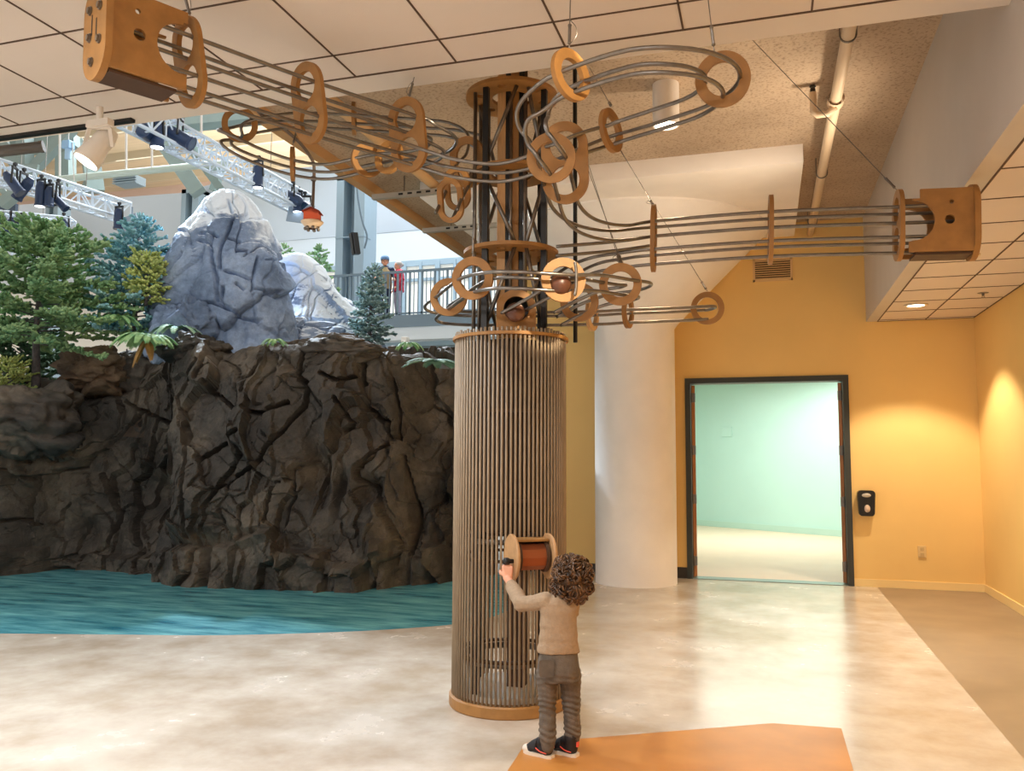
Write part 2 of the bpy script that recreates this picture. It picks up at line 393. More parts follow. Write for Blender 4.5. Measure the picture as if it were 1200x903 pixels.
# mint room beyond
MY = 17.9
bm = B(); box2(bm, (-3.2, WB + .16, -.12), (6, 20.5, -.001)); struct('floor_beyond', bm, mint_floor)
a = PZ(815, 615, 0); c = PZ(985, 628.5, 0)
bm = B(); t = (Vector((c.x, c.y, 0)) - Vector((a.x, a.y, 0))).normalized(); a0 = Vector((a.x, a.y, 0)) - t * 1.5; c0 = Vector((c.x, c.y, 0)) + t * 3
nn = Vector((-t.y, t.x, 0))
bar(bm, a0 + nn * .1 + Vector((0, 0, 1.55)), c0 + nn * .1 + Vector((0, 0, 1.55)), .2, 3.1); struct('wall_beyond', bm, mint)
bm = B(); bar(bm, a0 - nn * .012 + Vector((0, 0, .06)), c0 - nn * .012 + Vector((0, 0, .06)), .024, .12); struct('baseboard_beyond', bm, mat('mint_baseboard', (186, 220, 210), .5))
bm = B(); box2(bm, (-3.2, WB + .16, 3.11), (6, 20.5, 3.2)); struct('ceiling_beyond', bm, gyp)
bm = B(); box2(bm, (-3.25, WB + .16, 0), (-3.1, 20.4, 3.1)); box2(bm, (4.2, WB + .16, 0), (4.4, 19.5, 3.06)); struct('wall_beyond_side', bm, mint)

# tiled drop ceiling over the near room
TC = 3.6
bm = B(); box2(bm, (-16, -8, TC), (1.14, 4.09, TC + .12)); struct('ceiling', bm, tile_m)
bm = B(); box2(bm, (-16, 4.09, TC - .004), (1.14, 4.29, TC + .85)); struct('trim_2', bm, gyp)
bm = B()
x = -.97
while x > -16: x -= .6096
while x < 1.14:
    box2(bm, (x - .005, -8, TC - .004), (x + .005, 4.085, TC + .01)); x += .6096
y = 3.83
while y > -8:
    box2(bm, (-16, y - .005, TC - .004), (1.14, y + .005, TC + .01)); y -= .6096
box2(bm, (-16, 4.083, TC - .006), (1.14, 4.093, TC + .01))
struct('trim_3', bm, joint_m)
# soffit along the right wall
SZ = 3.05
bm = B(); box2(bm, (1.14, -8, SZ), (1.155, WB, 4.3)); box2(bm, (1.155, -8, SZ), (1.26, WB, SZ + .02)); struct('trim_4', bm, mat('soffit_paint', (206, 198, 190), .7, var=.04, vscale=1.5))
bm = B(); box2(bm, (1.26, -8, SZ), (WR, WB, SZ + .05)); struct('ceiling_soffit', bm, tile_m)
bm = B()
for xx in (1.262, 1.768): box2(bm, (xx - .006, -8, SZ - .004), (xx + .006, WB, SZ + .01))
box2(bm, (WR - .012, -8, SZ - .004), (WR, WB, SZ + .01)); box2(bm, (1.26, WB - .012, SZ - .004), (WR, WB, SZ + .01))
y = WB - .1
while y > -8:
    box2(bm, (1.262, y - .005, SZ - .004), (WR, y + .005, SZ + .01)); y -= .585
struct('trim_5', bm, joint_m)
# raw concrete ceiling, drop panel and mushroom column
bm = B(); box2(bm, (-3.9, 4.29, 4.3), (WR + .2, 16, 4.5)); struct('ceiling_concrete', bm, spray)
bm = B(); box2(bm, (-3.98, 4.29, 4.2), (-3.88, 16, 4.52)); struct('beam_edge', bm, mat('edge_angle', (190, 150, 104), .6))
PC = Vector((-1.5, 9.9, 0)); PR = .475
bm = B(); box2(bm, (-3.4, 7.78, 4.13), (.37, WB, 4.32), bev=.01)
lathe(bm, [(PR, 0), (PR, 2.98), (PR + .04, 3.04), (1.56, 4.11), (1.56, 4.14)], PC, 64)
# keep the flared head on this side of the wall
geom = bm.verts[:] + bm.edges[:] + bm.faces[:]
bmesh.ops.bisect_plane(bm, geom=geom, plane_co=(0, WB + .05, 0), plane_no=(0, 1, 0), clear_outer=True)
o = struct('pillar', bm, white_paint)
md = o.modifiers.new('s', 'EDGE_SPLIT'); md.split_angle = .6
o.data.polygons.foreach_set('use_smooth', [True] * len(o.data.polygons))

# wall fittings -----------------------------------------------------
t = thing('soap_dispenser', 'black wall soap dispenser beside the right jamb of the doorway', 'dispenser', (1.07, WB, .95))
cx, cz = PY(1014.5, 589, WB).x, PY(1014.5, 589, WB).z
def rr(w, h, r, n=5):
    out = []
    for sx, sy, a in ((1, 1, 0), (-1, 1, PI / 2), (-1, -1, PI), (1, -1, 1.5 * PI)):
        for k in range(n + 1):
            q = a + PI / 2 * k / n; out.append((sx * (w / 2 - r) + r * math.cos(q), sy * (h / 2 - r) + r * math.sin(q)))
    return out
bm = B(); plate(bm, [[(x * (1 - .12 * (y < 0)), y) for x, y in rr(.19, .29, .04)]], (cx, WB - .05, cz), (1, 0, 0), (0, 0, 1), .1); obj('housing', bm, mat('gloss_black', (20, 18, 18), .25), t)
bm = B(); ball(bm, (cx, WB - .1, cz + .09), .035, (1.4, .4, .7)); obj('window', bm, mat('grey_plastic', (190, 180, 165), .3), t)
bm = B(); ball(bm, (cx + .005, WB - .1, cz - .06), .04, (.8, .5, 1.1)); obj('push_lever', bm, mat('pale_plastic', (214, 190, 170), .35), t)
t = thing('wall_outlet', 'small cream outlet plate low on the yellow wall near the corner', 'outlet', PY(1080.5, 648, WB))
p = PY(1080.5, 646, WB)
bm = B(); box(bm, (p.x, WB - .008, p.z), (.085, .016, .13), bev=.004); obj('cover_plate', bm, mat('cream_plastic', (226, 196, 140), .4), t)
for dz in (-.03, .03):
    bm = B(); box(bm, (p.x, WB - .018, p.z + dz), (.04, .006, .035), bev=.002); obj('socket', bm, mat('cream_plastic2', (206, 176, 124), .4), t)
q0, q1 = PY(882, 304, WB), PY(929, 328, WB)
t = thing('air_vent', 'tan louvred air vent high on the yellow wall above the doorway', 'vent', ((q0.x + q1.x) / 2, WB, q1.z))
bm = B()
vx0, vx1, vz0, vz1 = q0.x, q1.x, q1.z, q0.z
for a_, b_ in (((vx0, vz0), (vx1, vz0 + .025)), ((vx0, vz1 - .025), (vx1, vz1)), ((vx0, vz0), (vx0 + .025, vz1)), ((vx1 - .025, vz0), (vx1, vz1))):
    box2(bm, (a_[0], WB - .02, a_[1]), (b_[0], WB, b_[1]))
vm = mat('vent_tan', (226, 190, 138), .5)
obj('vent_frame', bm, vm, t)
bm = B(); nl = 9
for k in range(nl):
    z = vz0 + .035 + (vz1 - vz0 - .07) * k / (nl - 1)
    box(bm, ((vx0 + vx1) / 2, WB - .012, z), (vx1 - vx0 - .04, .018, .008), rot=Matrix.Rotation(.5, 3, 'X'))
obj('louvre', bm, vm, t)
bm = B(); box2(bm, (vx0 + .02, WB - .004, vz0 + .02), (vx1 - .02, WB - .001, vz1 - .02)); obj('backing', bm, mat('vent_dark', (70, 50, 34), .8), t)
p = PY(852, 506, MY + .2)
d_ = ray(852, 506); tt = ((Vector((a.x, a.y, 0)) - CAMP).dot(nn)) / d_.dot(nn); p = CAMP + d_ * tt
bm = B(); box(bm, p - nn * .012, (.26, .024, .2), rot=Matrix.Rotation(math.atan2(nn.y, nn.x) - PI / 2, 3, 'Z'), bev=.004)
tag(obj('wall_plate', bm, mint), 'small mint square plate on the mint wall beyond the doorway', 'plate')

# recessed lamps in the soffit, can lamp on the concrete, sprinkler
lens = emit('lamp_lens', (255, 240, 215), 9)
RL = [(1.51, 9.39), (1.51, 7.18)]
labs = ['round recessed ceiling lamp in the soffit, nearer the yellow door wall', 'round recessed ceiling lamp in the soffit, below the right end box']
for (x, y), lb in zip(RL, labs):
    t = thing('recessed_light', lb, 'ceiling light', (x, y, SZ), 'recessed lamps in the soffit')
    bm = B(); lathe(bm, [(.085, 0), (.115, -.002), (.115, -.012), (.1, -.016), (.085, -.012)], (x, y, SZ), 32); obj('trim_ring', bm, mat('lamp_trim', (240, 226, 204), .4), t, True)
    bm = B(); lathe(bm, [(.0001, -.006), (.086, -.006), (.086, -.002), (.0001, -.002)], (x, y, SZ), 32); obj('lens', bm, lens, t)
q = PZ(780, 99, 4.3)
t = thing('can_light', 'white cylinder lamp hanging from the raw concrete ceiling inside the looping track', 'ceiling light', q)
cr = .1; h0 = P(778, 146, (q - CAMP).dot(CF)).z - .02
bm = B(); lathe(bm, [(cr, 0), (cr, h0 - q.z), (cr - .012, h0 - q.z), (cr - .012, h0 - q.z + .05), (.0001, h0 - q.z + .05)], q, 40); obj('can', bm, white_paint, t, True).modifiers.new('e', 'EDGE_SPLIT')
bm = B(); lathe(bm, [(.0001, h0 - q.z + .03), (cr - .013, h0 - q.z + .03), (cr - .013, h0 - q.z + .045), (.0001, h0 - q.z + .045)], q, 32); obj('lens', bm, lens, t)
CANL = Vector((q.x, q.y, h0))
q = PZ(1152, 343, SZ)
t = thing('fire_sprinkler', 'small sprinkler head under the soffit tiles beside the right wall', 'sprinkler', q)
bm = B(); cyl(bm, q, q - Vector((0, 0, .03)), .012, 12); obj('stem', bm, steel, t)
bm = B(); lathe(bm, [(.0001, -.004), (.045, -.004), (.05, 0), (.0001, 0)], q, 24); obj('escutcheon', bm, steel, t)
bm = B(); lathe(bm, [(.0001, -.05), (.02, -.05), (.02, -.045), (.0001, -.045)], q, 20); cyl(bm, q - Vector((.008, 0, .03)), q - Vector((.012, 0, .047)), .002, 6); cyl(bm, q - Vector((-.008, 0, .03)), q - Vector((-.012, 0, .047)), .002, 6); obj('deflector', bm, steel, t)
# sprinkler main with a branch
t = thing('sprinkler_pipe', 'cream sprinkler pipe running under the raw concrete ceiling', 'pipe', (.58, 7.5, 4.15))
ppaint = mat('pipe_paint', (236, 212, 182), .5)
bm = B(); xx = PZ(975, 140, 4.15).x; tube(bm, [(xx, 4.3, 4.15), (xx, WB - .02, 4.15)], .042, 16); obj('main_pipe', bm, ppaint, t, True)
q = PZ(975, 118, 4.15)
bm = B(); lathe(bm, [(.06, -.05), (.06, .05)], (xx, q.y, 4.15), 20, Matrix.Rotation(PI / 2, 3, 'X'))
tube(bm, [(xx, q.y, 4.1), (xx - .06, q.y + .02, 4.06), (xx - .13, q.y + .02, 4.06), (xx - .16, q.y + .02, 4.09), (xx - .16, q.y + .02, 4.24)], .026, 12)
obj('branch', bm, ppaint, t, True)
bm = B(); cyl(bm, (xx - .16, q.y + .02, 4.24), (xx - .16, q.y + .02, 4.27), .02, 10); lathe(bm, [(.0001, 0), (.024, 0), (.024, .006), (.0001, .006)], (xx - .16, q.y + .02, 4.285), 16); obj('sprinkler', bm, black, t)
for yy in (5.5, 8.2, 9.9):
    bm = B(); tube(bm, [(xx + .05 * math.cos(k), yy, 4.15 + .05 * math.sin(k)) for k in [PI * (1 + j / 8) for j in range(9)]], .006, 6); cyl(bm, (xx - .05, yy, 4.15), (xx - .05, yy, 4.3), .005, 6); cyl(bm, (xx + .05, yy, 4.15), (xx + .05, yy, 4.3), .005, 6); obj('hanger', bm, steel, t)
xx = PZ(520, 226, 4.2).x
bm = B(); tube(bm, [(xx, 4.3, 4.2), (xx, 14, 4.2)], .05, 14)
tag(obj('ceiling_pipe', bm, mat('pipe_tan', (206, 168, 122), .5), None, True), 'tan pipe under the concrete ceiling near the open hall edge', 'pipe')
for k, (px_, py_, lb) in enumerate(((437, 232, 'slotted grey strut channel crossing the concrete ceiling edge above the big grey hall column'), (496, 271, 'slotted grey strut channel crossing the concrete ceiling edge above the railing'))):
    q = PZ(px_, py_, 4.1); y = q.y; x0_ = q.x
    t = thing('strut_channel', lb, 'strut', (-3.9, y, 4.12), 'strut channels under the ceiling edge')
    bm = B(); box2(bm, (x0_, y - .03, 4.08), (x0_ + .95, y + .03, 4.13)); obj('channel', bm, mat('galvanised', (176, 170, 160), .5, metal=.3), t)
    bm = B()
    for j in range(6):
        bm = B(); box2(bm, (x0_ + .3 + j * .1, y - .032, 4.095), (x0_ + .35 + j * .1, y - .029, 4.115)); obj('slot', bm, black, t)
    for xq in (x0_ + .35, x0_ + .8):
        bm = B(); cyl(bm, (xq, y, 4.1), (xq, y, 4.3), .007, 8); obj('threaded_rod', bm, steel, t)

#@@SCULPTURE
# ================================================================== the rolling-ball machine
SC = Vector((-1.5, 4.86, 0))
T = thing('ball_track_sculpture', 'tall rolling ball machine with slatted round column and looping steel tracks overhead', 'sculpture', SC)
NV = -HF                                                  # towards the viewer
CR_ = .335
# base and cage
bm = B(); lathe(bm, [(.0001, 0), (.35, 0), (.355, .006), (.355, .06), (.345, .068), (.0001, .068)], SC, 72); obj('base', bm, mdf, T)
bm = B(); lathe(bm, [(.0001, .069), (.3, .069), (.3, .1), (.0001, .1)], SC, 48); obj('floor_plate', bm, mat('pale_board', (206, 198, 186), .6), T)
NS = 80; ZT = 2.2
for k in range(NS):
    a = 2 * PI * k / NS
    bm = B(); c = SC + Vector((math.cos(a), math.sin(a), 0)) * CR_
    tube(bm, [c + Vector((0, 0, .066)), c + Vector((0, 0, ZT + random.uniform(-.006, .008)))], .0076, 8)
    obj('slat', bm, dowel, T, True)
def hoop(name, z, r0, r1, th, m_):
    bm = B(); lathe(bm, [(r0, z - th / 2), (r1, z - th / 2), (r1, z + th / 2), (r0, z + th / 2), (r0, z - th / 2)], SC, 88); return obj(name, bm, m_, T)
hoop('cage_hoop', 2.168, .322, .356, .018, mdf)
for z in (.3, .86, 1.2, 1.72): hoop('inner_hoop', z, .295, .325, .016, mdf_dark)
for z in (.26, .95):                                      # ball channels with a bright rim inside the cage
    bm = B(); lathe(bm, [(.25, z), (.285, z), (.285, z + .03), (.28, z + .03), (.28, z + .006), (.25, z + .006), (.25, z)], SC, 72); obj('inner_channel', bm, steel, T, True)
# lift housing widened to a dark liner, imitating shade between the slats
rz = Matrix.Rotation(YAW, 3, 'Z')
bm = B(); lathe(bm, [(.0001, 1.02), (.272, 1.02), (.272, 2.14), (.0001, 2.14)], SC, 14); obj('shade_liner', bm, mat('liner_shade', (58, 42, 30), .7, var=.2, vscale=6), T)
for dx, dy in ((-1, -1), (1, -1), (-1, 1), (1, 1)):
    bm = B(); c = SC + HR * (.19 * dx) + HF * (.19 * dy); bar(bm, c + Vector((0, 0, .07)), c + Vector((0, 0, 1.06)), .04); obj('housing_leg', bm, black, T)
bm = B(); c = SC; bar(bm, c + HR * .05 + Vector((0, 0, .1)), c + HR * .05 + Vector((0, 0, 1.06)), .1, .1); obj('lift_shaft', bm, mdf_dark, T)
# mast: boards and black extrusions
def off(x, n, z): return SC + HR * x + NV * n + Vector((0, 0, z))
MZ0, MZ1 = 2.15, 4.3
for nm, x, n, w, d, m_ in (('mast_board', -.062, .02, .05, .14, pale_mdf), ('mast_extrusion', -.022, .06, .032, .04, black), ('mast_board', .018, .065, .055, .02, mdf), ('mast_extrusion', .064, .06, .032, .04, black),  # left board gets a paler colour to imitate its lit face
                           ('mast_board', .09, .0, .018, .15, mdf_dark), ('mast_board', .02, -.06, .13, .02, mdf_dark)):
    bm = B(); box(bm, off(x, n, (MZ0 + MZ1) / 2), (w, d, MZ1 - MZ0), rz, .002); obj(nm, bm, m_, T)
for x in (-.004, .082):
    bm = B(); cyl(bm, off(x, .085, 2.15), off(x, .085, 3.7), .011, 10); obj('lift_tube', bm, steel, T, True)
# posts
RT = 3.715
for ax, an in ((-.155, .17), (.2, .14), (-.16, -.17), (.19, -.17)):
    bm = B(); bar(bm, off(ax, an, .9), off(ax, an, RT), .034); obj('post', bm, black, T)
for ax, an in ((-.225, .1), (-.2, -.12), (.215, -.06)):
    bm = B(); cyl(bm, off(ax, an, 2.15), off(ax, an, RT), .0125, 10); obj('post_tube', bm, steel, T, True)
# zig-zag braces round the posts
rbz = .215
zs = [(3.70, 75), (3.24, 140), (2.72, 88), (2.2, 140)]
def cpt(ang, z): a = math.radians(ang); return off(rbz * math.cos(a), rbz * math.sin(a), z)
for seq in ([(3.70, 82), (3.2, 145), (2.72, 82), (2.2, 140)], [(3.70, 62), (3.2, 10), (2.72, 66), (2.2, 20)], [(3.7, 200), (3.2, 250), (2.72, 200), (2.2, 250)], [(3.7, 340), (3.2, 290), (2.72, 340), (2.2, 290)]):
    for (z0, a0_), (z1, a1_) in zip(seq, seq[1:]):
        bm = B(); cyl(bm, cpt(a0_, z0), cpt(a1_, z1), .0125, 10); obj('brace', bm, steel, T, True)
# three round decks
for z, r0 in ((RT, .29), (3.22, .24), (2.71, .295)):
    bm = B()
    hl = [circ(r0, 64), circ(.125, 36)] + [circ(.028, 16, .2 * math.cos(q), .2 * math.sin(q)) for q in (.5, 1.5, 2.6, 3.7, 4.7, 5.8)] if r0 > .26 else [circ(r0, 64), circ(.125, 36)]
    plate(bm, hl, SC + Vector((0, 0, z)), (1, 0, 0), (0, 1, 0), .022); obj('deck', bm, mdf, T)
bm = B(); c = P(674, 240, 5.4); cyl(bm, Vector((c.x, c.y, P(677, 403, 5.4).z)), Vector((c.x, c.y, 4.3)), .014, 10); obj('hanging_tube', bm, black, T, True)

RR = .074                                                 # radius of the cradle of three rails
def rails(pts, n=10, r=.0103, which=(0, 1, 2), rad=RR):
    sp = spline(pts, n); tn = [(sp[min(i + 1, len(sp) - 1)] - sp[max(i - 1, 0)]).normalized() for i in range(len(sp))]
    raw = [frame(t_)[1] for t_ in tn]; fr = []
    for i, t_ in enumerate(tn):                           # even out the sideways direction so steep bends stay smooth
        s_ = sum((raw[j] for j in range(max(0, i - 9), min(len(sp), i + 10))), Vector()); s_ = (s_ - t_ * s_.dot(t_)).normalized(); fr.append((s_, s_.cross(t_)))
    for w in which:
        ln = []
        for i, p in enumerate(sp):
            s_, u_ = fr[i]
            ln.append(p + (s_ * -rad, s_ * rad, u_ * -rad)[w])
        bm = B(); tube(bm, ln, r, 8); obj('rail', bm, steel, T, True)
def basis(nrm, roll=0):
    nrm = Vector(nrm).normalized(); t_, s_, u_ = frame(nrm)
    if roll: R_ = Matrix.Rotation(roll, 3, t_); s_, u_ = R_ @ s_, R_ @ u_
    return nrm, s_, u_
def vn(x, y, n): return CR * x + CU * y - CF * n        # direction: right, up, towards the viewer
def ring(c, nrm, R_=.12, r_=.074, th=.024, m_=mdf, roll=0):
    n_, s_, u_ = basis(nrm, roll)
    bm = B(); plate(bm, [circ(R_, 44), circ(r_, 36)], c, s_, u_, th); return obj('support_ring', bm, m_, T)
def oval(c, nrm, R_=.12, h=.087, r_=.074, th=.024, single=False):
    n_, s_, u_ = basis(nrm)
    holes = [[(x, y) for x, y in stadium(r_, h)]] if single else [circ(r_, 32, 0, h), circ(r_, 32, 0, -h)]
    bm = B(); plate(bm, [stadium(R_, h)] + holes, c, s_, u_, th); return obj('support_plate', bm, mdf, T)
def cable(a, b, loop=True):
    a, b = Vector(a), Vector(b)
    bm = B(); tube(bm, [a, b], .0026, 6); o_ = obj('cable', bm, steel, T)
    d = (b - a).normalized(); bm = B(); cyl(bm, a + d * .03, a + d * .1, .007, 8); ball(bm, a + d * .105, .009, seg=8); ball(bm, a + d * .03, .009, seg=8)
    obj('turnbuckle', bm, steel, o_)
    if loop:
        t_, s_, u_ = frame(d); bm = B()
        tube(bm, spline([a + d * .02, a + d * .06 - s_ * .03, a + d * .1 - s_ * .028, a + d * .13], 5), .0018, 5); obj('cable_tail', bm, steel, o_)

# --- upper left double track, in front of the column and round the right loop, down to the right arm
O1, O2, O3 = P(222, 73, 3.82), P(362, 121, 4.28), P(478, 158, 4.65)
LA = (O1 - O2).normalized()
LEND = O1 + LA * .40
UPV = frame(-LA)[2]
lo = -UPV * .087; hi = UPV * .087
O7 = P(662, 191, 4.25); R4, R5, R6 = P(766, 279, 5.06), P(903, 269, 4.93), P(1053, 264, 4.76)
RA = (R6 - R5).normalized(); REND = R6 + RA * .38
r_hi = frame(RA)[2] * .087
pathA = [LEND + lo, O1 + lo, O2 + lo, O3 + lo, P(535, 192, 4.62), P(590, 197, 4.6), P(640, 183, 4.45), O7 + Vector((0, 0, .085)), P(716, 153, 4.32), P(772, 135, 4.15), P(822, 117, 3.96), P(846, 96, 3.76), P(838, 78, 3.62), P(800, 67, 3.56), P(740, 68, 3.6), P(671, 90, 3.74),
         P(640, 108, 3.82), P(624, 135, 3.88), P(632, 162, 3.9), P(646, 186, 3.93), P(654, 214, 4.25), P(664, 243, 4.45), P(686, 260, 4.72), P(722, 267, 4.93), R4 + r_hi, R5 + r_hi, R6 + r_hi, REND + r_hi]
rails(pathA)
pathB = [LEND + hi, O1 + hi, O2 + hi, O3 + hi, P(503, 152, 4.72), P(520, 163, 4.92), P(512, 175, 5.15), P(484, 182, 5.3), P(456, 184, 5.4), P(430, 188, 5.5), P(385, 197, 5.55), P(343, 192, 5.5), P(300, 178, 5.4), P(275, 165, 5.3), P(270, 154, 5.3), P(281, 146, 5.36), P(310, 140, 5.5), P(350, 137, 5.65), P(420, 140, 5.75), P(480, 144, 5.75), P(530, 148, 5.7), P(560, 160, 5.55), P(560, 178, 5.35), P(547, 192, 5.2), P(536, 220, 5.05), P(528, 236, 4.98), P(523, 248, 4.93)]
rails(pathB)
pathR = [REND - r_hi, R6 - r_hi, R5 - r_hi, R4 - r_hi, P(728, 300, 5.1), P(698, 305, 5.15), P(672, 316, 5.25), P(650, 332, 5.35)]
rails(pathR)
rails([P(762, 279, 5.07), P(720, 285, 5.02), P(650, 291, 4.95)], which=(0, 2), rad=.045)
for o_, n_ in ((O1, vn(-.66, -.1, .75)), (O2, vn(-.62, -.1, .78)), (O3, vn(-.5, -.1, .86))): oval(o_, n_)
oval(R4, RA); oval(R5, RA); oval(R6, RA)
oval(O7, vn(-.25, -.1, 1))
ring(P(716, 153, 4.32), vn(.82, .1, .55), .115)
ring(P(847, 93, 3.74), vn(-.25, -.15, 1), .122)
ring(P(669, 88, 3.74), vn(.72, .12, .75), .12)
ring(P(646, 185, 3.92), vn(-.2, -.15, 1), .116)
ring(P(456, 184, 5.4), vn(-.5, .1, .8), .112)
ring(P(430, 188, 5.5), vn(.6, .05, .8), .112)
ring(P(281, 146, 5.36), vn(.35, -.1, .9), .112)
ring(P(343, 192, 5.5), vn(1, 0, -.2), .112)
ring(P(415, 139, 5.75), vn(1, 0, -.12), .112)
oval(P(548, 190, 5.2), vn(-.4, -.1, .9), .118, .04, .072, single=True)
oval(P(536, 221, 5.05), vn(-.35, -.1, .9), .075 * 1.1, .05, .05, single=True)
oval(P(528, 235, 4.98), vn(-.35, -.1, .9), .075 * 1.1, .05, .05, single=True)

# --- end boxes
def end_box(c, ax, up):
    ax = Vector(ax).normalized(); s_ = ax.cross(up).normalized(); u_ = s_.cross(ax).normalized()
    E = thing('end_box', '', 'x', c); del E['label']; del E['category']
    E.parent = T; E.matrix_parent_inverse = Matrix.Translation(-SC)
    bm = B(); plate(bm, [stadium(.125, .09)], c, s_, u_, .03); obj('end_plate', bm, mdf, E)
    L_ = .33
    for sd in (-1, 1):
        o2 = c - ax * (L_ / 2 + .015) + s_ * (sd * .088)
        H_ = .178
        arc = [(L_ / 2 - .02 - .115 * math.sin(q), .115 * math.cos(q)) for q in [PI * k / 14 for k in range(15)]]
        ol = [(-L_ / 2, -H_), (L_ / 2, -H_), (L_ / 2, -.12)] + [(x, y) for x, y in arc[::-1]] + [(L_ / 2 - .02 + .0, .125), (L_ / 2 - .06 if sd > 0 else L_ / 2, .125), (L_ / 2 - .06 if sd > 0 else L_ / 2, H_), (-L_ / 2, H_)]
        bm = B(); plate(bm, [ol, circ(.026, 20, -L_ / 2 + .12, .0), circ(.012, 12, -L_ / 2 + .11, .1)], o2, -ax, u_, .016); obj('side_board', bm, mdf, E)
    bm = B(); q = c - ax * (L_ / 2) - u_ * .186; rot = Matrix((ax, s_, u_)).transposed(); box(bm, q, (L_ - .04, .15, .014), rot); obj('bottom_board', bm, mdf_dark, E)
    for x, y in ((.05, .1), (-.06, .085), (.05, -.02), (-.06, -.06), (.02, -.135)):
        bm = B(); p_ = c + ax * .014 + s_ * x + u_ * y; cyl(bm, p_, p_ + ax * .016, .014, 6); cyl(bm, p_, p_ + ax * .008, .02, 16); obj('bolt', bm, steel, E)
    bm = B()
    for x, y in ((.03, .03), (-.02, .0)): box(bm, c + ax * .0152 + s_ * x + u_ * y, (.002, .01, .09), rot)
    obj('slot', bm, black, E)
end_box(LEND, LA, UPV); end_box(REND, RA, Vector((0, 0, 1)))

# --- lower loop round the column
F1, F2, F3, F4 = P(554, 326, 4.67), P(660, 328, 4.5), P(727, 333, 4.75), P(526, 348, 5.1)
pathC = [P(596, 368, 4.78), P(618, 356, 4.72), P(640, 344, 4.62), F2 + (P(664, 333, 4.5) - P(660, 328, 4.5))]
rails([P(596, 368, 4.82), P(622, 354, 4.7), P(650, 338, 4.55)], which=(0, 1), rad=.058)
pathD = [P(650, 369, 5.1), P(679, 354, 5.08), P(708, 343, 5.06), P(738, 338, 4.98), P(748, 333, 4.85), P(727, 330, 4.74), P(695, 325, 4.6), P(660, 325, 4.5), P(610, 322, 4.47), P(580, 322, 4.53), P(556, 327, 4.67), P(540, 337, 4.88), P(526, 348, 5.1), P(514, 356, 5.3), P(512, 362, 5.42), P(524, 366, 5.5), P(560, 368, 5.53), P(640, 368, 5.55), P(700, 367, 5.55), P(735, 365, 5.55), P(790, 363, 5.56), P(829, 361, 5.57)]
rails(pathD)
e_ = Vector(pathD[-1]); t_, s_, u_ = frame(e_ - Vector(pathD[-2])); bm = B(); tube(bm, [e_ + s_ * (RR * math.cos(q)) + t_ * (.05 * math.sin(q)) for q in [PI * k / 12 for k in range(13)]], .0103, 8); obj('rail', bm, steel, T, True)
ring(F1, vn(-.3, 0, 1), .121); ring(F4, vn(-.2, 0, 1), .116); ring(F2, vn(.1, .05, 1), .121); ring(F3, vn(-.15, 0, 1), .121)
ring(P(679, 354, 5.08), vn(-.3, 0, 1), .118); ring(P(736, 365, 5.55), vn(.9, 0, .4), .112); ring(P(694, 368, 5.55), vn(.9, 0, .4), .112, m_=pale_mdf)
ring(P(829, 361, 5.57), vn(-.1, 0, 1), .11)
# the steel collar that catches the ball on the front ring
bm = B(); tube(bm, [F2 + vn(.055 + .012 * math.sin(q), .09 * math.cos(q), .06) for q in [PI * k / 12 for k in range(13)]], .009, 8); obj('catch_strap', bm, steel, T, True)
bm = B(); c = P(605, 362, 4.86); n_, s_, u_ = basis(vn(.05, 0, 1))
ol = [(.115, -.17), (.115, 0)] + [(.115 * math.cos(q), .115 * math.sin(q)) for q in [PI * k / 20 for k in range(1, 20)]] + [(-.115, 0), (-.115, -.17)]
plate(bm, [ol, circ(.075, 32)], c, HR, Vector((0, 0, 1)), .022); obj('gate_board', bm, mdf, T)
bm = B(); lathe(bm, [(.074, 0), (.074, .12), (.0001, .12), (.0001, .115), (.07, .115), (.07, 0)], c + HF * .01, 32, Matrix((HR, Vector((0, 0, 1)), HF)).transposed()); obj('gate_cup', bm, black, T)
# cables
top36 = lambda x, y, d0, z=TC: PZ(x, y, z)
def up_cable(c, x, y, z): cable(c, PZ(x, y, z))
def top_of(c, R_=.118): return c + Vector((0, 0, R_))
cable(O1 + Vector((0, 0, .205)), O1 + Vector((-.02, -.05, 3.6 - O1.z)))
cable(O3 + Vector((0, 0, .205)), O3 + Vector((.08, .25, 4.3 - O3.z)))
cable(P(667, 58, 3.74), Vector((P(667, 58, 3.74).x + .02, P(667, 58, 3.74).y - .05, 3.6)))
cable(P(837, 60, 3.74), Vector((P(837, 60, 3.74).x - .03, P(837, 60, 3.74).y - .06, 3.6)), False)
cable(R6 + Vector((0, 0, .205)), PZ(878, 43, 4.29))
cable(R4 + Vector((0, 0, .205)), PZ(718, 160, 4.29))
cable(top_of(P(829, 361, 5.57)), PZ(720, 165, 4.29), False)
cable(top_of(F3), PZ(676, 150, 4.29)); cable(top_of(F3) + Vector((.01, .02, 0)), PZ(668, 140, 4.29), False)
cable(top_of(F1), Vector((top_of(F1).x, top_of(F1).y, 2.7)), False)
cable(P(716, 124, 4.32), PZ(690, 78, 4.29), False)
cable(P(343, 170, 5.5), Vector((P(343, 170, 5.5).x, P(343, 170, 5.5).y + .3, 4.3)), False)
cable(P(281, 127, 5.36), PZ(283, 120, 4.6), False)

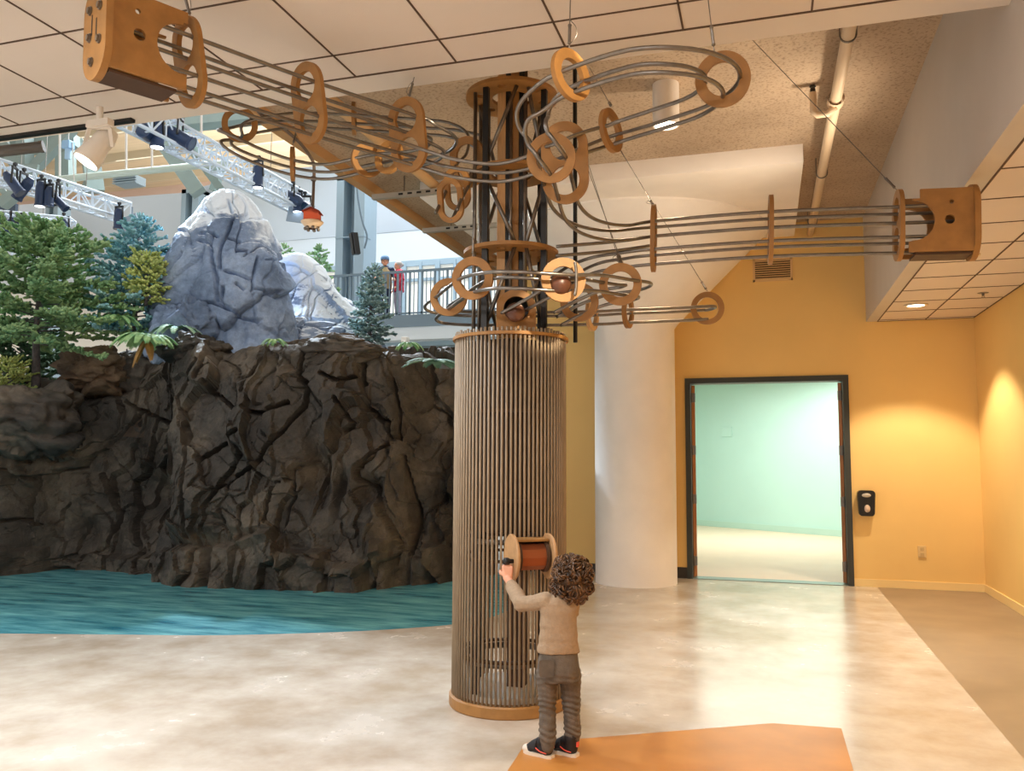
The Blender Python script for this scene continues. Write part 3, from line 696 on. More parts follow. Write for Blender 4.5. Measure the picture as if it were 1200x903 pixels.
# --- crank reel on the cage
RC = Vector((SC.x, SC.y, 0)) + (HR * .27 + NV * .96).normalized() * .43 + Vector((0, 0, P(628, 656, 4.45).z))
RAX = (-HR * .95 + NV * .31).normalized()                # towards the left disc
RN = (HR * .31 + NV * .95).normalized()
CRANK = bpy.data.objects.new('crank_reel', None); C.objects.link(CRANK); CRANK.location = RC; CRANK.parent = T; CRANK.matrix_parent_inverse = Matrix.Translation(-SC)
Zv = Vector((0, 0, 1))
M3 = Matrix((RN, RAX.cross(RN), RAX)).transposed()
for sd in (1, -1):
    bm = B(); lathe(bm, [(.0001, -.009), (.122, -.009), (.126, -.005), (.126, .005), (.122, .009), (.0001, .009)], RC + RAX * (.107 * sd), 48, M3); obj('reel_disc', bm, mat('light_mdf', (186, 144, 100), .5, var=.1, vscale=20), CRANK)
    bm = B(); q = RC + RAX * (.107 * sd) - Zv * .015 + RN * .05; lathe(bm, [(.0001, 0), (.011, 0), (.013, .02), (.02, .028), (.02, .048), (.014, .055), (.0001, .055)], q + RAX * (.009 * sd), 20, M3 if sd > 0 else Matrix((RN, RN.cross(-RAX) * -1, -RAX)).transposed()); obj('crank_knob', bm, black, CRANK, True)
bm = B(); lathe(bm, [(.0001, -.085), (.074, -.085), (.074, .085), (.0001, .085)], RC, 10, M3); obj('drum', bm, copper, CRANK)
for sd in (1, -1):
    bm = B(); lathe(bm, [(.0001, -.008), (.086, -.008), (.086, .008), (.0001, .008)], RC + RAX * (.08 * sd), 40, M3); obj('drum_flange', bm, mdf_dark, CRANK)
rr_ = Matrix((RAX, RN, Zv)).transposed()
bm = B(); box(bm, RC + Zv * .092 - RN * .02, (.19, .13, .014), rr_, .003); obj('cover_board', bm, mdf, CRANK)
bm = B(); box(bm, RC - RN * .095, (.17, .05, .16), rr_, .003); obj('mount', bm, mdf_dark, CRANK)
# balls
def tball(c, r, lb):
    bm = B(); ball(bm, c, r, seg=28); return tag(obj('track_ball', bm, ball_m, None, True), lb, 'ball', 'balls on the tracks')
tball(P(657, 333, 4.5), .058, 'dark brown ball held in the brightly lit ring on the lower loop')
tball(P(604, 366, 4.79), .056, 'dark brown ball waiting in the arched gate just above the slatted cage')

#@@ROCKS
# ================================================================== rock wall, peaks
def interp(x, pts):
    if x <= pts[0][0]: return pts[0][1]
    for (x0, y0), (x1, y1) in zip(pts, pts[1:]):
        if x <= x1:
            t = (x - x0) / (x1 - x0); t = t * t * (3 - 2 * t); return y0 + (y1 - y0) * t
    return pts[-1][1]
NZ = noise
def fbm(p, o=5): return NZ.fractal(p, .9, 2.1, o)
def cracks(p, w=.07):
    d, _ = NZ.voronoi(p); e = d[1] - d[0]
    return max(0., 1 - e / w)
def facet(p):
    d, pts = NZ.voronoi(p)
    q = pts[0]; h = NZ.cell(q * 7.3 + Vector((3.1, 1.7, 9.2)))
    k = Vector((NZ.cell(q * 5.1), NZ.cell(q * 6.7 + Vector((9, 0, 0))), NZ.cell(q * 4.3 + Vector((0, 5, 0)))))
    return h + (p - q).dot(k) * .9, d[1] - d[0]
TOP = [(-11.5, 1.9), (-10, 2.0), (-9.23, 2.08), (-8.75, 2.24), (-8.4, 2.36), (-8.05, 2.62), (-7.8, 2.84), (-7.5, 2.9), (-7.2, 2.9), (-7.0, 2.82), (-6.75, 2.86), (-6.5, 2.84), (-6.35, 2.74), (-6.0, 2.78), (-5.2, 2.78), (-4.7, 2.7), (-4.35, 2.74), (-4.15, 2.68), (-3.9, 2.45), (-3.6, 2.5), (-3.2, 2.5), (-2.9, 2.5)]
BASE = [(-11.5, 7.6), (-10, 7.8), (-9.2, 8.05), (-8.8, 8.75), (-8.3, 9.0), (-7.5, 8.9), (-6.95, 8.4), (-6.4, 8.2), (-5.5, 8.2), (-4.9, 8.3), (-4.4, 8.5), (-3.9, 8.95), (-3.5, 9.5), (-3.25, 9.95)]
CRACKS = [[(266, 403), (252, 426), (242, 447)], [(251, 451), (275, 468), (288, 479), (288, 500)], [(318, 408), (307, 430), (297, 456)], [(360, 401), (357, 444), (364, 451), (357, 472), (339, 500), (321, 518), (304, 546)],
          [(422, 412), (422, 447)], [(426, 476), (449, 493), (447, 518), (433, 525), (424, 536), (417, 546)], [(240, 536), (261, 522), (293, 507)], [(247, 592), (261, 571), (282, 557), (304, 546)],
          [(96, 447), (94, 479), (87, 532)], [(149, 474), (166, 483), (207, 493)], [(166, 483), (156, 499)], [(207, 472), (207, 493), (204, 515), (184, 525)], [(244, 426), (220, 468), (230, 504), (227, 546), (227, 592), (223, 628)],
          [(3, 511), (32, 532), (57, 539)], [(0, 534), (16, 543), (46, 562)], [(53, 560), (35, 589), (34, 610)], [(0, 610), (21, 607), (46, 612)], [(398, 470), (412, 492), (398, 500)], [(380, 440), (400, 452), (425, 448)],
          [(262, 600), (266, 622)], [(330, 560), (316, 590), (312, 618)], [(455, 440), (462, 480), (458, 520)], [(470, 540), (478, 600), (474, 650)], [(120, 560), (134, 600), (128, 640)], [(340, 470), (318, 480), (300, 476)]]
CRB = [(min(q[0] for q in c_) - 8, max(q[0] for q in c_) + 8, min(q[1] for q in c_) - 8, max(q[1] for q in c_) + 8, c_) for c_ in CRACKS]
HOLLOWS = [(170, 585, 24, 36, .4), (96, 624, 16, 18, .25), (367, 550, 9, 32, .28), (392, 571, 6, 26, .22), (424, 578, 14, 17, .3), (140, 520, 40, 70, .12), (92, 490, 7, 40, .2), (260, 615, 8, 6, .08), (478, 610, 8, 30, .2)]
LEDGES = [(274, 336, 624, 660), (245, 274, 635, 665), (329, 384, 641, 672), (191, 240, 640, 672), (438, 458, 634, 680), (395, 432, 660, 684), (474, 520, 640, 680), (128, 186, 648, 668), (0, 60, 640, 670)]
def sculpt(p):
    x, y = proj(p); x += 3 * NZ.noise(p * 3.1); y += 3 * NZ.noise(p * 3.7 + Vector((5, 0, 0))); d = 0
    for x0, x1, y0, y1, c_ in CRB:
        if x0 < x < x1 and y0 < y < y1:
            e = seg_d(x, y, c_); w_ = 2.8
            if e < w_: d -= .2 * (1 - e / w_)
    for cx, cy, rx, ry, a in HOLLOWS: d -= a * math.exp(-((x - cx) / rx) ** 2 - ((y - cy) / ry) ** 2)
    s_ = 1 / (1 + math.exp(-(x - 204) / 2.5)); d += .2 * s_ * max(0, min(1, (640 - y) / 25)) * max(0, min(1, (360 - x) / 60))
    for x0, x1, y0, y1 in LEDGES:
        if x0 < x < x1 and y > y0: d += .15 * min(1, (x - x0) / 5, (x1 - x) / 5, (y - y0) / 5)
    if x > 470: d -= .25 * min(1, (x - 470) / 30)
    return d
nx, nzv = 620, 270
X0, X1 = -11.4, -3.32
bm = B(); grid = []
for i in range(nx + 1):
    X = X0 + (X1 - X0) * i / nx; col = []
    zt = interp(X, TOP) + .05 * fbm(Vector((X * 2.2, 3, 0)), 4); yb = interp(X, BASE)
    for j in range(nzv + 1):
        v = j / nzv
        if v < .8:
            w = v / .8; z = -.12 + (zt + .12) * w; y = yb + .38 * w ** 1.6
            # the top edge rolls over
            rr2 = max(0, (w - .9) / .1); y += .16 * rr2 * rr2
        else:
            w = (v - .8) / .2; z = zt + .1 * w; y = yb + .54 + 3.2 * w
        p = Vector((X, y, z))
        q = Vector((X * 1.05, y * .8, z * .62)) + Vector((fbm(p * 1.1 + Vector((7, 0, 0)), 3), 0, fbm(p * 1.1, 3))) * .28
        d = 0
        d += sculpt(p) + .22 * math.exp(-((X + 9.0) / .5) ** 2 - ((z - 1.4) / .8) ** 2)
        f1, e1 = facet(q * .95); f2, e2 = facet(q * 2.1 + Vector((5, 5, 5))); 
        f3, e3 = facet(q * 4.3 + Vector((1, 9, 4)))
        d += .10 * f1 + .085 * f2 + .03 * f3 + .05 * fbm(p * 1.7, 6) + .014 * fbm(p * 9, 4) - .012 * max(0, 1 - e3 / .06)
        sel = NZ.noise(p * .8 + Vector((4, 2, 8)))
        d -= .06 * max(0, 1 - e1 / .035) * (1 if sel > 0 else .2) + .035 * max(0, 1 - e2 / .035) * (1 if sel < -.05 else .0)
        vg = 1 - min(1, max(0, (v - .8) / .05))
        if v < .8: p.y -= d; p.z += .05 * f2 * min(1, z / .5)
        else: p.y -= d * vg; p.z += .14 * fbm(p * .9, 4) + .1 * f1 * (1 - vg) + .05 * f2
        col.append(bm.verts.new(p))
    grid.append(col)
for i in range(nx):
    for j in range(nzv): bm.faces.new((grid[i][j], grid[i + 1][j], grid[i + 1][j + 1], grid[i][j + 1]))
cl = obj('rock_cliff', bm, cliff_m)
tag(cl, 'dark brown sculpted rock wall rising straight out of the teal pool', 'rock')

def peak(name, outline, yc, depth, mt, label, seed, cr=(), shrink=1.0):
    """outline: list of (z, x_left, x_right) from the foot up; the body is an ellipse at each height"""
    bm = B(); seg, nh = 260, 190; rings = []
    zs_ = [q[0] for q in outline]; so = Vector((seed, seed * 2, seed * 3))
    L_ = [(q[0], q[1]) for q in outline]; R_ = [(q[0], q[2]) for q in outline]
    for j in range(nh + 1):
        z = zs_[0] + (zs_[-1] - zs_[0]) * (j / nh) ** .9
        xl, xr = np.interp(z, [q[0] for q in L_], [q[1] for q in L_]), np.interp(z, [q[0] for q in R_], [q[1] for q in R_]); xl, xr = float(xl), float(xr); a, cx = (xr - xl) / 2 * shrink, (xl + xr) / 2; ring_ = []
        bdep = depth * (a / ((outline[0][2] - outline[0][1]) / 2)) ** .9
        for k in range(seg):
            th = 2 * PI * k / seg
            ex = .8
            cs, sn = math.cos(th), math.sin(th)
            p = Vector((cx + a * math.copysign(abs(cs) ** ex, cs), yc + bdep * math.copysign(abs(sn) ** ex, sn), z))
            n_ = Vector((cs, sn, .3)).normalized()
            q = p + Vector((fbm(p * .9 + so, 3), fbm(p * .9 - so, 3), 0)) * .25
            f1, e1 = facet(q * .75 + so); f2, e2 = facet(Vector((q.x * 1.9, q.y * 1.9, q.z * 1.1)) + so)
            d3, _q = NZ.voronoi(Vector((q.x * 1.9, q.y * 1.2, q.z * .75)) + so * 2); e3 = d3[1] - d3[0]
            d = .06 * f1 + .03 * f2 + .05 * fbm(p * 2 + so, 6) - .05 * max(0, 1 - e1 / .03) - .025 * max(0, 1 - e2 / .03) - .08 * max(0, 1 - e3 / .03) * (NZ.noise(q * .7 + so) > -.15)
            if cr and sn < .2:
                xx, yy = proj(p); xx += 1.6 * NZ.noise(p * 4); yy += 1.6 * NZ.noise(p * 5 + so)
                for c_ in cr:
                    e = seg_d(xx, yy, c_)
                    if e < 2.2: d -= .14 * (1 - e / 2.2)
            d *= min(1, a / .5)
            ring_.append(bm.verts.new(p + n_ * d))
        rings.append(ring_)
    for j in range(nh):
        for k in range(seg): bm.faces.new((rings[j][k], rings[j][(k + 1) % seg], rings[j + 1][(k + 1) % seg], rings[j + 1][k]))
    bm.faces.new(rings[-1])
    o = obj(name, bm, mt, None, True)
    return tag(o, label, 'rock')
Y1 = 10.0
ol = [(420, 178, 362), (400, 181, 352), (382, 184, 349), (354, 180, 342), (325, 183, 332), (297, 197, 320), (268, 212, 311), (245, 230, 298), (234, 239, 289), (227, 248, 279), (224, 256, 270)]
peak('rock_peak', [(PY(260, y, Y1).z, PY(xl, y, Y1).x, PY(xr, y, Y1).x) for y, xl, xr in ol], Y1, .75, peak_m, 'tall grey cracked rock peak with a white snow cap', 2.3, shrink=.93,
     cr=[[(170 + x / 4.138, 210 + y / 4.138) for x, y in c_] for c_ in ([(250, 290), (300, 300), (318, 320), (330, 400), (350, 480), (355, 590)], [(260, 255), (330, 265), (355, 280)], [(330, 265), (318, 320)], [(435, 180), (400, 270), (365, 340), (365, 430)], [(400, 290), (455, 310)],
         [(390, 440), (450, 465), (520, 490)], [(545, 380), (520, 500), (520, 545), (640, 555)], [(380, 520), (375, 610), (400, 625)], [(440, 350), (495, 352)], [(170, 350), (110, 430)], [(440, 510), (480, 540)], [(250, 595), (330, 600), (420, 640), (560, 680)], [(405, 110), (420, 160)], [(100, 520), (90, 560)])])
Yp = 11.4
def pk(x, y): q = PY(x, y, Yp); return q
ol = [(y, xl, xr) for y, xl, xr in ((425, 300, 462), (400, 312, 442), (380, 320, 424), (350, 326, 400), (330, 330, 388), (315, 334, 378), (306, 342, 370), (302, 350, 364))]
peak('snowy_peak', [(pk(350, y).z, pk(xl, y).x, pk(xr, y).x) for y, xl, xr in ol], Yp - .2, 1.0, peak2_m, 'smaller snow-covered bluish peak behind the tall grey one, sloping to the railing', 5.9)
def boulder(name, c, s, mt, label, seed, n=90):
    bm = B(); ball(bm, (0, 0, 0), 1, seg=n); so = Vector((seed, 0, seed))
    for v in bm.verts:
        p = v.co.copy(); f1, e1 = facet(p * 1.1 + so); f2, e2 = facet(p * 2.6 + so); d = 1 + .22 * f1 + .1 * f2 + .12 * fbm(p * 1.5 + so, 6) + .03 * fbm(p * 7 + so, 4) - .12 * max(0, 1 - e1 / .06) - .06 * max(0, 1 - e2 / .06)
        v.co = Vector((p.x * s[0], p.y * s[1], p.z * s[2])) * d + Vector(c)
    return tag(obj(name, bm, mt, None, True), label, 'rock')
c = PY(108, 428, 9.3); boulder('boulder', (c.x, c.y, c.z - .1), (.5, .4, .32), tanrock_m, 'tan slanting rock behind the fir trunk on top of the rock wall', 4)
c = PY(228, 402, 8.75); boulder('boulder', (c.x, c.y, c.z - .1), (.42, .3, .2), cliff_m, 'rounded brown boulder on the wall edge right of the fern', 8)
c = PY(207, 372, 9.2); boulder('boulder', (c.x, c.y + .1, c.z - .22), (.5, .35, .5), peak_m, 'rounded grey rock shoulder at the left foot of the tall peak', 11)
c = PY(395, 403, 9.0); boulder('boulder', (c.x, c.y, c.z - .1), (.55, .35, .2), cliff_m, 'low dark rock on the wall edge in front of the small snowy peak', 15)
c = PY(30, 458, 8.2); boulder('boulder', (c.x - .2, c.y + .1, c.z - .35), (.8, .5, .45), cliff_m, 'big grey brown boulder at the left end of the rock wall under the fir', 21)
c = PY(150, 425, 9.75); boulder('boulder', (c.x, c.y, c.z - .2), (.65, .35, .42), cliff_m, 'dark grey brown rock shoulder directly behind the bright fern', 27)
# planting bed that carries trees behind the wall
bm = B(); n_ = 40; g_ = []
for i in range(n_ + 1):
    r_ = []
    for j in range(12):
        x = -15 + 10.6 * i / n_; y = 9.25 + 3.9 * j / 11; z = (1.7 if j == 0 else 2.5) + .04 * j + .1 * fbm(Vector((x, y, 0)), 4)
        r_.append(bm.verts.new((x, y, z)))
    g_.append(r_)
for i in range(n_):
    for j in range(11): bm.faces.new((g_[i][j], g_[i + 1][j], g_[i + 1][j + 1], g_[i][j + 1]))
o = struct('terrain', bm, mat('planting_soil', (74, 62, 52), .9, var=.3, vscale=6, bump=.5, bscale=12), None, True)

#@@TREES
def spindle(bm, a, b, r, seg=5):
    a, b = Vector(a), Vector(b); d = b - a
    t_, s_, u_ = frame(d); rings = []
    for f_, rr2 in ((.12, .75), (.55, 1.), (.88, .7)):
        rings.append([bm.verts.new(a + d * f_ + (s_ * math.cos(2 * PI * k / seg + f_) + u_ * math.sin(2 * PI * k / seg + f_)) * (r * rr2)) for k in range(seg)])
    va, vb = bm.verts.new(a), bm.verts.new(b)
    for k in range(seg):
        j = (k + 1) % seg
        bm.faces.new((va, rings[0][j], rings[0][k])); bm.faces.new((vb, rings[2][k], rings[2][j]))
        for q in (0, 1): bm.faces.new((rings[q][k], rings[q][j], rings[q + 1][j], rings[q + 1][k]))
def conifer(base, H, R_, trunk_r, mt, label, name, bare=.0, n_br=70, tw=.02, twl=.11, droop=.1, seed=1, top_pow=.8, dens=1.0, group=None):
    rnd = random.Random(seed); base = Vector(base)
    t = thing(name, label, 'tree', base, group)
    lean = Vector((rnd.uniform(-.03, .03), rnd.uniform(-.03, .03), 0))
    def tp(h): return base + Vector((0, 0, h)) + lean * h + Vector((.03 * math.sin(h * 2 + seed), .03 * math.cos(h * 1.7 + seed), 0)) * min(1, h)
    bm = B(); tube(bm, [tp(H * k / 12 - .05) for k in range(13)], [max(.004, trunk_r * (1 - .93 * k / 12)) for k in range(13)], 10)
    nb = B()
    fm = B()
    for i in range(n_br):
        hh = H * (bare + (1 - bare) * ((i + rnd.random()) / n_br) ** .92)
        rel = (hh - bare * H) / (H * (1 - bare))
        ln = (R_ * (1 - rel) ** top_pow + .05) * rnd.uniform(.72, 1.1)
        if rel < .12: ln *= .65 + rel * 3
        az = i * 2.39996 + rnd.uniform(-.3, .3)
        d = Vector((math.cos(az), math.sin(az), rnd.uniform(-.12, .2) + .5 * rel))
        a = tp(hh); pts = []
        for k in range(6):
            q = k / 5; pts.append(a + d * (ln * q) + Vector((0, 0, -droop * ln * q * q * 1.4 + .06 * ln * q ** 3)))
        tube(nb, pts, [max(.003, .012 * ln / max(R_, .3) * (1 - .8 * k / 5)) for k in range(6)], 5)
        m_ = int((ln / (twl * .34)) * dens)
        for k in range(m_):
            q = .18 + .82 * (k + rnd.random()) / max(1, m_); f_ = q * 5; i0 = min(4, int(f_)); p = pts[i0].lerp(pts[i0 + 1], f_ - i0)
            dd = d.normalized(); sd = dd.cross(Vector((0, 0, 1))).normalized()
            sg = 1 if k % 2 else -1
            v = (dd * rnd.uniform(.35, 1.) + sd * sg * rnd.uniform(.3, 1.1) + Vector((0, 0, rnd.uniform(-.35, .45)))).normalized()
            L_ = twl * rnd.uniform(.7, 1.5) * (1.25 - .5 * q)
            mid = p + v * (L_ * .55); e = mid + (v + Vector((0, 0, rnd.uniform(-.2, .5)))).normalized() * (L_ * .6)
            spindle(fm, p, mid + v * L_ * .1, tw * rnd.uniform(.8, 1.2)); spindle(fm, mid, e, tw * .9)
            if rnd.random() < .7:
                v2 = (v + sd * rnd.uniform(-1, 1) + Vector((0, 0, rnd.uniform(-.3, .3)))).normalized(); spindle(fm, mid, mid + v2 * L_ * .6, tw * .85)
        spindle(fm, pts[-2], pts[-1] + d.normalized() * twl * .6, tw)
    for k in range(5): spindle(fm, tp(H - .02), tp(H) + Vector((.05 * math.cos(k * 1.3), .05 * math.sin(k * 1.3), .1)), tw * .8)
    obj('trunk', bm, bark, t, True); obj('branches', nb, bark, t); obj('needles', fm, mt, t, True)
    return t
b_ = PY(42, 452, 8.75)
conifer(b_, PY(52, 268, 8.75).z - b_.z, 1.6, .06, fir_m, 'large green fir at the left edge of the rock wall', 'fir_tree', bare=.26, n_br=95, tw=.024, twl=.12, droop=.12, seed=3, top_pow=.55, dens=1.35)
b_ = PY(22, 462, 9.7)
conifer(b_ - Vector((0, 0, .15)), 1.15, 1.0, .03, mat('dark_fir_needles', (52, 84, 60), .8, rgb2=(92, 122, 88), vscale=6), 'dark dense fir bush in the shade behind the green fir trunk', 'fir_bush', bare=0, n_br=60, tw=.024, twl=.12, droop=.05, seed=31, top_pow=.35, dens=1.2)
b_ = PY(158, 398, 9.6)
conifer(b_, PY(148, 258, 9.6).z - b_.z, .86, .04, spruce_m, 'dense blue spruce between the green fir and the tall peak', 'spruce_tree', bare=.03, n_br=85, tw=.024, twl=.105, droop=.05, seed=9, top_pow=.75)
b_ = PY(172, 330, 9.3)
conifer(b_ - Vector((0, 0, .28)), .62, .35, .025, lime_m, 'small yellow green shrub tree between the blue spruce and the tall peak', 'shrub_tree', bare=.0, n_br=36, tw=.022, twl=.1, droop=.02, seed=14, top_pow=.5)
b_ = PY(8, 470, 8.5)
conifer(b_, .5, .38, .02, lime_m, 'low yellow green shrub at the foot of the green fir', 'shrub_tree', bare=.0, n_br=30, tw=.016, twl=.09, droop=.02, seed=15, top_pow=.4)
b_ = PY(335, 330, 12.6)
conifer(b_ - Vector((0, 0, .6)), .6 + PY(331, 291, 12.6).z - b_.z, .45, .03, fir_m, 'small green fir showing in the dip between the two peaks', 'fir_tree', n_br=40, tw=.022, twl=.1, seed=21)
b_ = PY(372, 340, 12.8)
conifer(b_ - Vector((0, 0, .6)), .6 + PY(372, 292, 12.8).z - b_.z, .5, .03, fir_m, 'small green fir behind the crest of the snowy peak', 'fir_tree', n_br=42, tw=.022, twl=.1, seed=22)
b_ = PY(433, 404, 10.6)
conifer(b_, PY(428, 315, 10.6).z - b_.z, .31, .03, snowfir_m, 'frosted fir in front of the railing at the end of the snowy slope', 'fir_tree', n_br=75, tw=.019, twl=.085, seed=23, droop=.1)
def fern(c, n, L_, label, dead=0, seed=1, mt=None, spread=1.0, up=.9):
    rnd = random.Random(seed); c = Vector(c); t = thing('fern', label, 'fern', c)
    for grp, cnt in (('g', n), ('d', dead)):
        bm = B()
        for i in range(cnt):
            az = rnd.uniform(-PI, 0) if grp == 'd' else 2 * PI * i / max(1, cnt) + rnd.uniform(-.3, .3)
            d = Vector((math.cos(az), math.sin(az), 0)); ln = L_ * rnd.uniform(.75, 1.15); pts = []
            for k in range(9):
                q = k / 8
                z = (up * q - up * 1.25 * q * q) * ln if grp == 'g' else (-.1 * q - .75 * q * q) * ln
                pts.append(c + d * (ln * q * (spread if grp == 'g' else .4)) + Vector((0, 0, z)))
            tube(bm, pts, [.006 * (1 - .8 * k / 8) for k in range(9)], 4)
            for k in range(1, 34):
                q = k / 34; f_ = q * 8; i0 = min(7, int(f_)); p = pts[i0].lerp(pts[i0 + 1], f_ - i0); tt_ = (pts[i0 + 1] - pts[i0]).normalized()
                _, s_, u_ = frame(tt_); w = .065 * L_ / .45 * math.sin(PI * min(1, q * .9 + .1)) ** .7 + .01
                for sg in (-1, 1):
                    e = p + s_ * (sg * w) + tt_ * .03 - u_ * .012
                    h_ = tt_ * .008 * L_ / .45
                    v = [bm.verts.new(q2) for q2 in (p - h_, p + h_, e.lerp(p, .35) + h_ * 1.3 + u_ * .004, e, e.lerp(p, .35) - h_ * 1.3 + u_ * .004)]
                    bm.faces.new((v[0], v[4], v[2], v[1])); bm.faces.new((v[4], v[3], v[2]))
        if cnt: obj('fronds' if grp == 'g' else 'dead_fronds', bm, (mt or fern_m) if grp == 'g' else fern_dead, t)
        else: bm.free()
    return t
fern(PY(172, 398, 8.22), 30, .38, 'bright green fern with brown hanging fronds on top of the rock wall', dead=4, seed=4)
fern(PY(205, 388, 8.9), 16, .34, 'bluish feathery fern behind the bright green one on the rock wall', seed=5, mt=mat('fern_blue', (120, 176, 160), .6, rgb2=(190, 220, 180), vscale=10))
fern(PY(138, 375, 9.0), 14, .3, 'arching green fern between the fir trunk and the bright fern', seed=6)
fern(PY(509, 424, 8.55), 12, .36, 'small grey green fern hanging over the right end of the rock wall', seed=7, mt=mat('fern_grey', (84, 128, 112), .6, rgb2=(140, 178, 150), vscale=10), up=.35)
fern(PY(322, 400, 8.35), 9, .14, 'tiny grass tuft on the wall edge below the tall peak', seed=8)
fern(PY(478, 404, 8.7), 9, .16, 'tiny green tuft on the wall edge below the railing', seed=9)

#@@HALL
# ================================================================== the big hall beyond
bm = B()
YW = 26.0
zl = PY(320, 283, YW).z
top = [(-60, PY(-40, 243, YW - .9).z)] + [(PY(x, y, YW - .9).x, PY(x, y, YW - .9).z) for x, y in ((20, 240), (211, 226), (300, 201), (400, 192))] + [(-5, 11.3), (6, 11.3)]
for (x0, z0), (x1, z1) in zip(top, top[1:]):
    v = [bm.verts.new(p) for p in ((x0, YW, zl), (x1, YW, zl), (x1, YW - .9, z1), (x0, YW - .9, z0), (x0, YW + .3, zl), (x1, YW + .3, zl), (x1, YW - .6, z1), (x0, YW - .6, z0))]
    for q in ((0, 1, 2, 3), (7, 6, 5, 4), (3, 2, 6, 7), (0, 4, 5, 1)): bm.faces.new([v[k] for k in q])
struct('wall_hall_fabric', bm, hall_white)
zw1 = PY(440, 309, YW - .2).z
bm = B(); box2(bm, (-60, YW + .02, zw1), (6, YW + .3, zl)); struct('wall_hall_band', bm, mat('hall_band', (206, 214, 220), .7))
MZ = PY(470, 369, 20).z
bm = B(); box2(bm, (-60, YW + .5, -1), (6, YW + .7, zw1)); struct('wall_hall_lower', bm, mat('pale_room', (232, 226, 214), .8))
# windows behind the railing
bm = B(); x0, x1 = PY(384, 310, YW - .2).x - 4, PY(540, 303, YW - .2).x + 6
n_ = int((x1 - x0) / .62)
for k in range(n_ + 1):
    xx = x0 + (x1 - x0) * k / n_; w = .09 if k % 2 else .05
    box2(bm, (xx - w, YW - .1, MZ), (xx + w, YW + .1, zw1))
for z, w in ((zw1 - .04, .1), (zw1 - .62, .05), (MZ + .9, .05), (MZ + .05, .08)): box2(bm, (x0, YW - .08, z - w), (x1, YW + .08, z + w))
wf = struct('window_1', bm, hall_grey)
bm = B(); box2(bm, (x0, YW - .01, MZ), (x1, YW + .01, zw1)); struct('window_pane', bm, emit('lit_panes', (236, 232, 220), .3), parent=wf)
# gallery slab
z2, z3, z4 = PY(470, 383, 20).z, PY(470, 398, 20).z, PY(470, 407, 20.6).z
bm = B(); box2(bm, (-14.5, 20, z2), (3, YW, MZ)); struct('slab_gallery', bm, mat('slab_grey', (116, 134, 148), .6))
bm = B(); box2(bm, (-14.5, 20.05, z3), (3, 20.5, z2)); struct('trim_6', bm, mat('slab_band', (220, 228, 234), .6))
bm = B(); box2(bm, (-14.5, 20.45, z4), (3, 20.9, z3)); struct('trim_7', bm, hall_grey)
bm = B(); box2(bm, (-15, 21, -1), (-3.3, 21.2, z4 + .3)); struct('wall_under_gallery', bm, mat('slat_wall_dark', (70, 58, 46), .8, var=.4, vscale=3, stretch=(12, 1, .4)))
q = PY(475, 401, 19.6)
bm = B(); box(bm, q, (.16, .2, .28), bev=.02); cyl(bm, q - Vector((0, .1, .02)), q - Vector((0, .16, .02)), .05, 14); tag(obj('wall_lamp', bm, duct_white), 'small white lamp box fixed under the gallery slab below the railing', 'lamp')
# railing
RX0, RX1, RY = -12.6, -6.4, 20.1
RZ = PY(470, 318.5, RY).z
t = thing('railing', 'blue grey metal railing with thin balusters along the raised gallery', 'railing', (-9, RY, MZ))
bm = B(); bar(bm, (RX0, RY, RZ), (RX1, RY, RZ), .07, .06); obj('top_rail', bm, rail_grey, t)
bm = B(); bar(bm, (RX0, RY, MZ + .06), (RX1, RY, MZ + .06), .05, .04); obj('bottom_rail', bm, rail_grey, t)
nb = 52
for k in range(nb + 1):
    xx = RX0 + (RX1 - RX0) * k / nb; thick = k % 3 == 0
    bm = B(); bar(bm, (xx, RY, MZ), (xx, RY, RZ - .02), .05 if thick else .022); obj('post' if thick else 'baluster', bm, rail_grey, t)
# grey hall columns
def hcol(xa, xb, ytop, Y, nm, deep=.5, zb=-1):
    a_, b_ = PY(xa, ytop, Y), PY(xb, ytop, Y); w = b_.x - a_.x; zt = a_.z
    bm = B()
    box2(bm, (a_.x, Y, zb), (a_.x + w * .26, Y + deep, zt)); box2(bm, (b_.x - w * .36, Y, zb), (b_.x, Y + deep, zt)); box2(bm, (a_.x + w * .24, Y + deep * .6, zb), (b_.x - w * .3, Y + deep, zt - .12))
    box2(bm, (a_.x, Y, zt - .15), (b_.x, Y + deep, zt))
    for k in range(1, 4):
        z = zt - 1.9 * k; box2(bm, (a_.x - .012, Y - .012, z), (b_.x + .012, Y + deep * .5, z + .03))
    return struct(nm, bm, hall_grey)
hcol(395, 428, 206, 21.5, 'column_hall', .8)
hcol(213, 233, 222, 24.5, 'column_hall_far', .6)
hcol(54, 68, 238, 23.5, 'column_hall_left', .6)
a_, b_ = P(414, 273, 23), P(417.5, 298, 23)
bm = B(); bar(bm, a_, b_, .17, .2); t = thing('column_speaker', 'slim black loudspeaker on the big grey hall column', 'loudspeaker', b_)
obj('speaker_body', bm, black, t); bm = B(); bar(bm, a_ - CF * .11, b_ - CF * .11, .12, .02); obj('grille', bm, mat('grille', (42, 42, 46), .7), t)
bm = B(); cyl(bm, (a_ + b_) / 2, (a_ + b_) / 2 + CF * .35, .03, 8); obj('bracket', bm, black, t)
bm = B(); tube(bm, spline([P(417, 207, 23.6), P(420, 235, 23.6), P(425, 260, 23.6), P(430, 276, 23.6), P(427, 291, 23.6)], 6), .03, 6); tag(obj('edge_rope', bm, rail_grey), 'dark rope along the fabric edge right of the big grey column', 'rope')
a_ = PY(0, 240, 22)
bm = B(); box2(bm, (a_.x - 3, 22, PY(0, 292, 22).z), (PY(18, 240, 22).x, 22.12, a_.z)); tag(obj('screen_panel', bm, mat('screen_navy', (60, 78, 98), .6)), 'dark navy hanging panel at the left edge behind the green fir', 'panel')
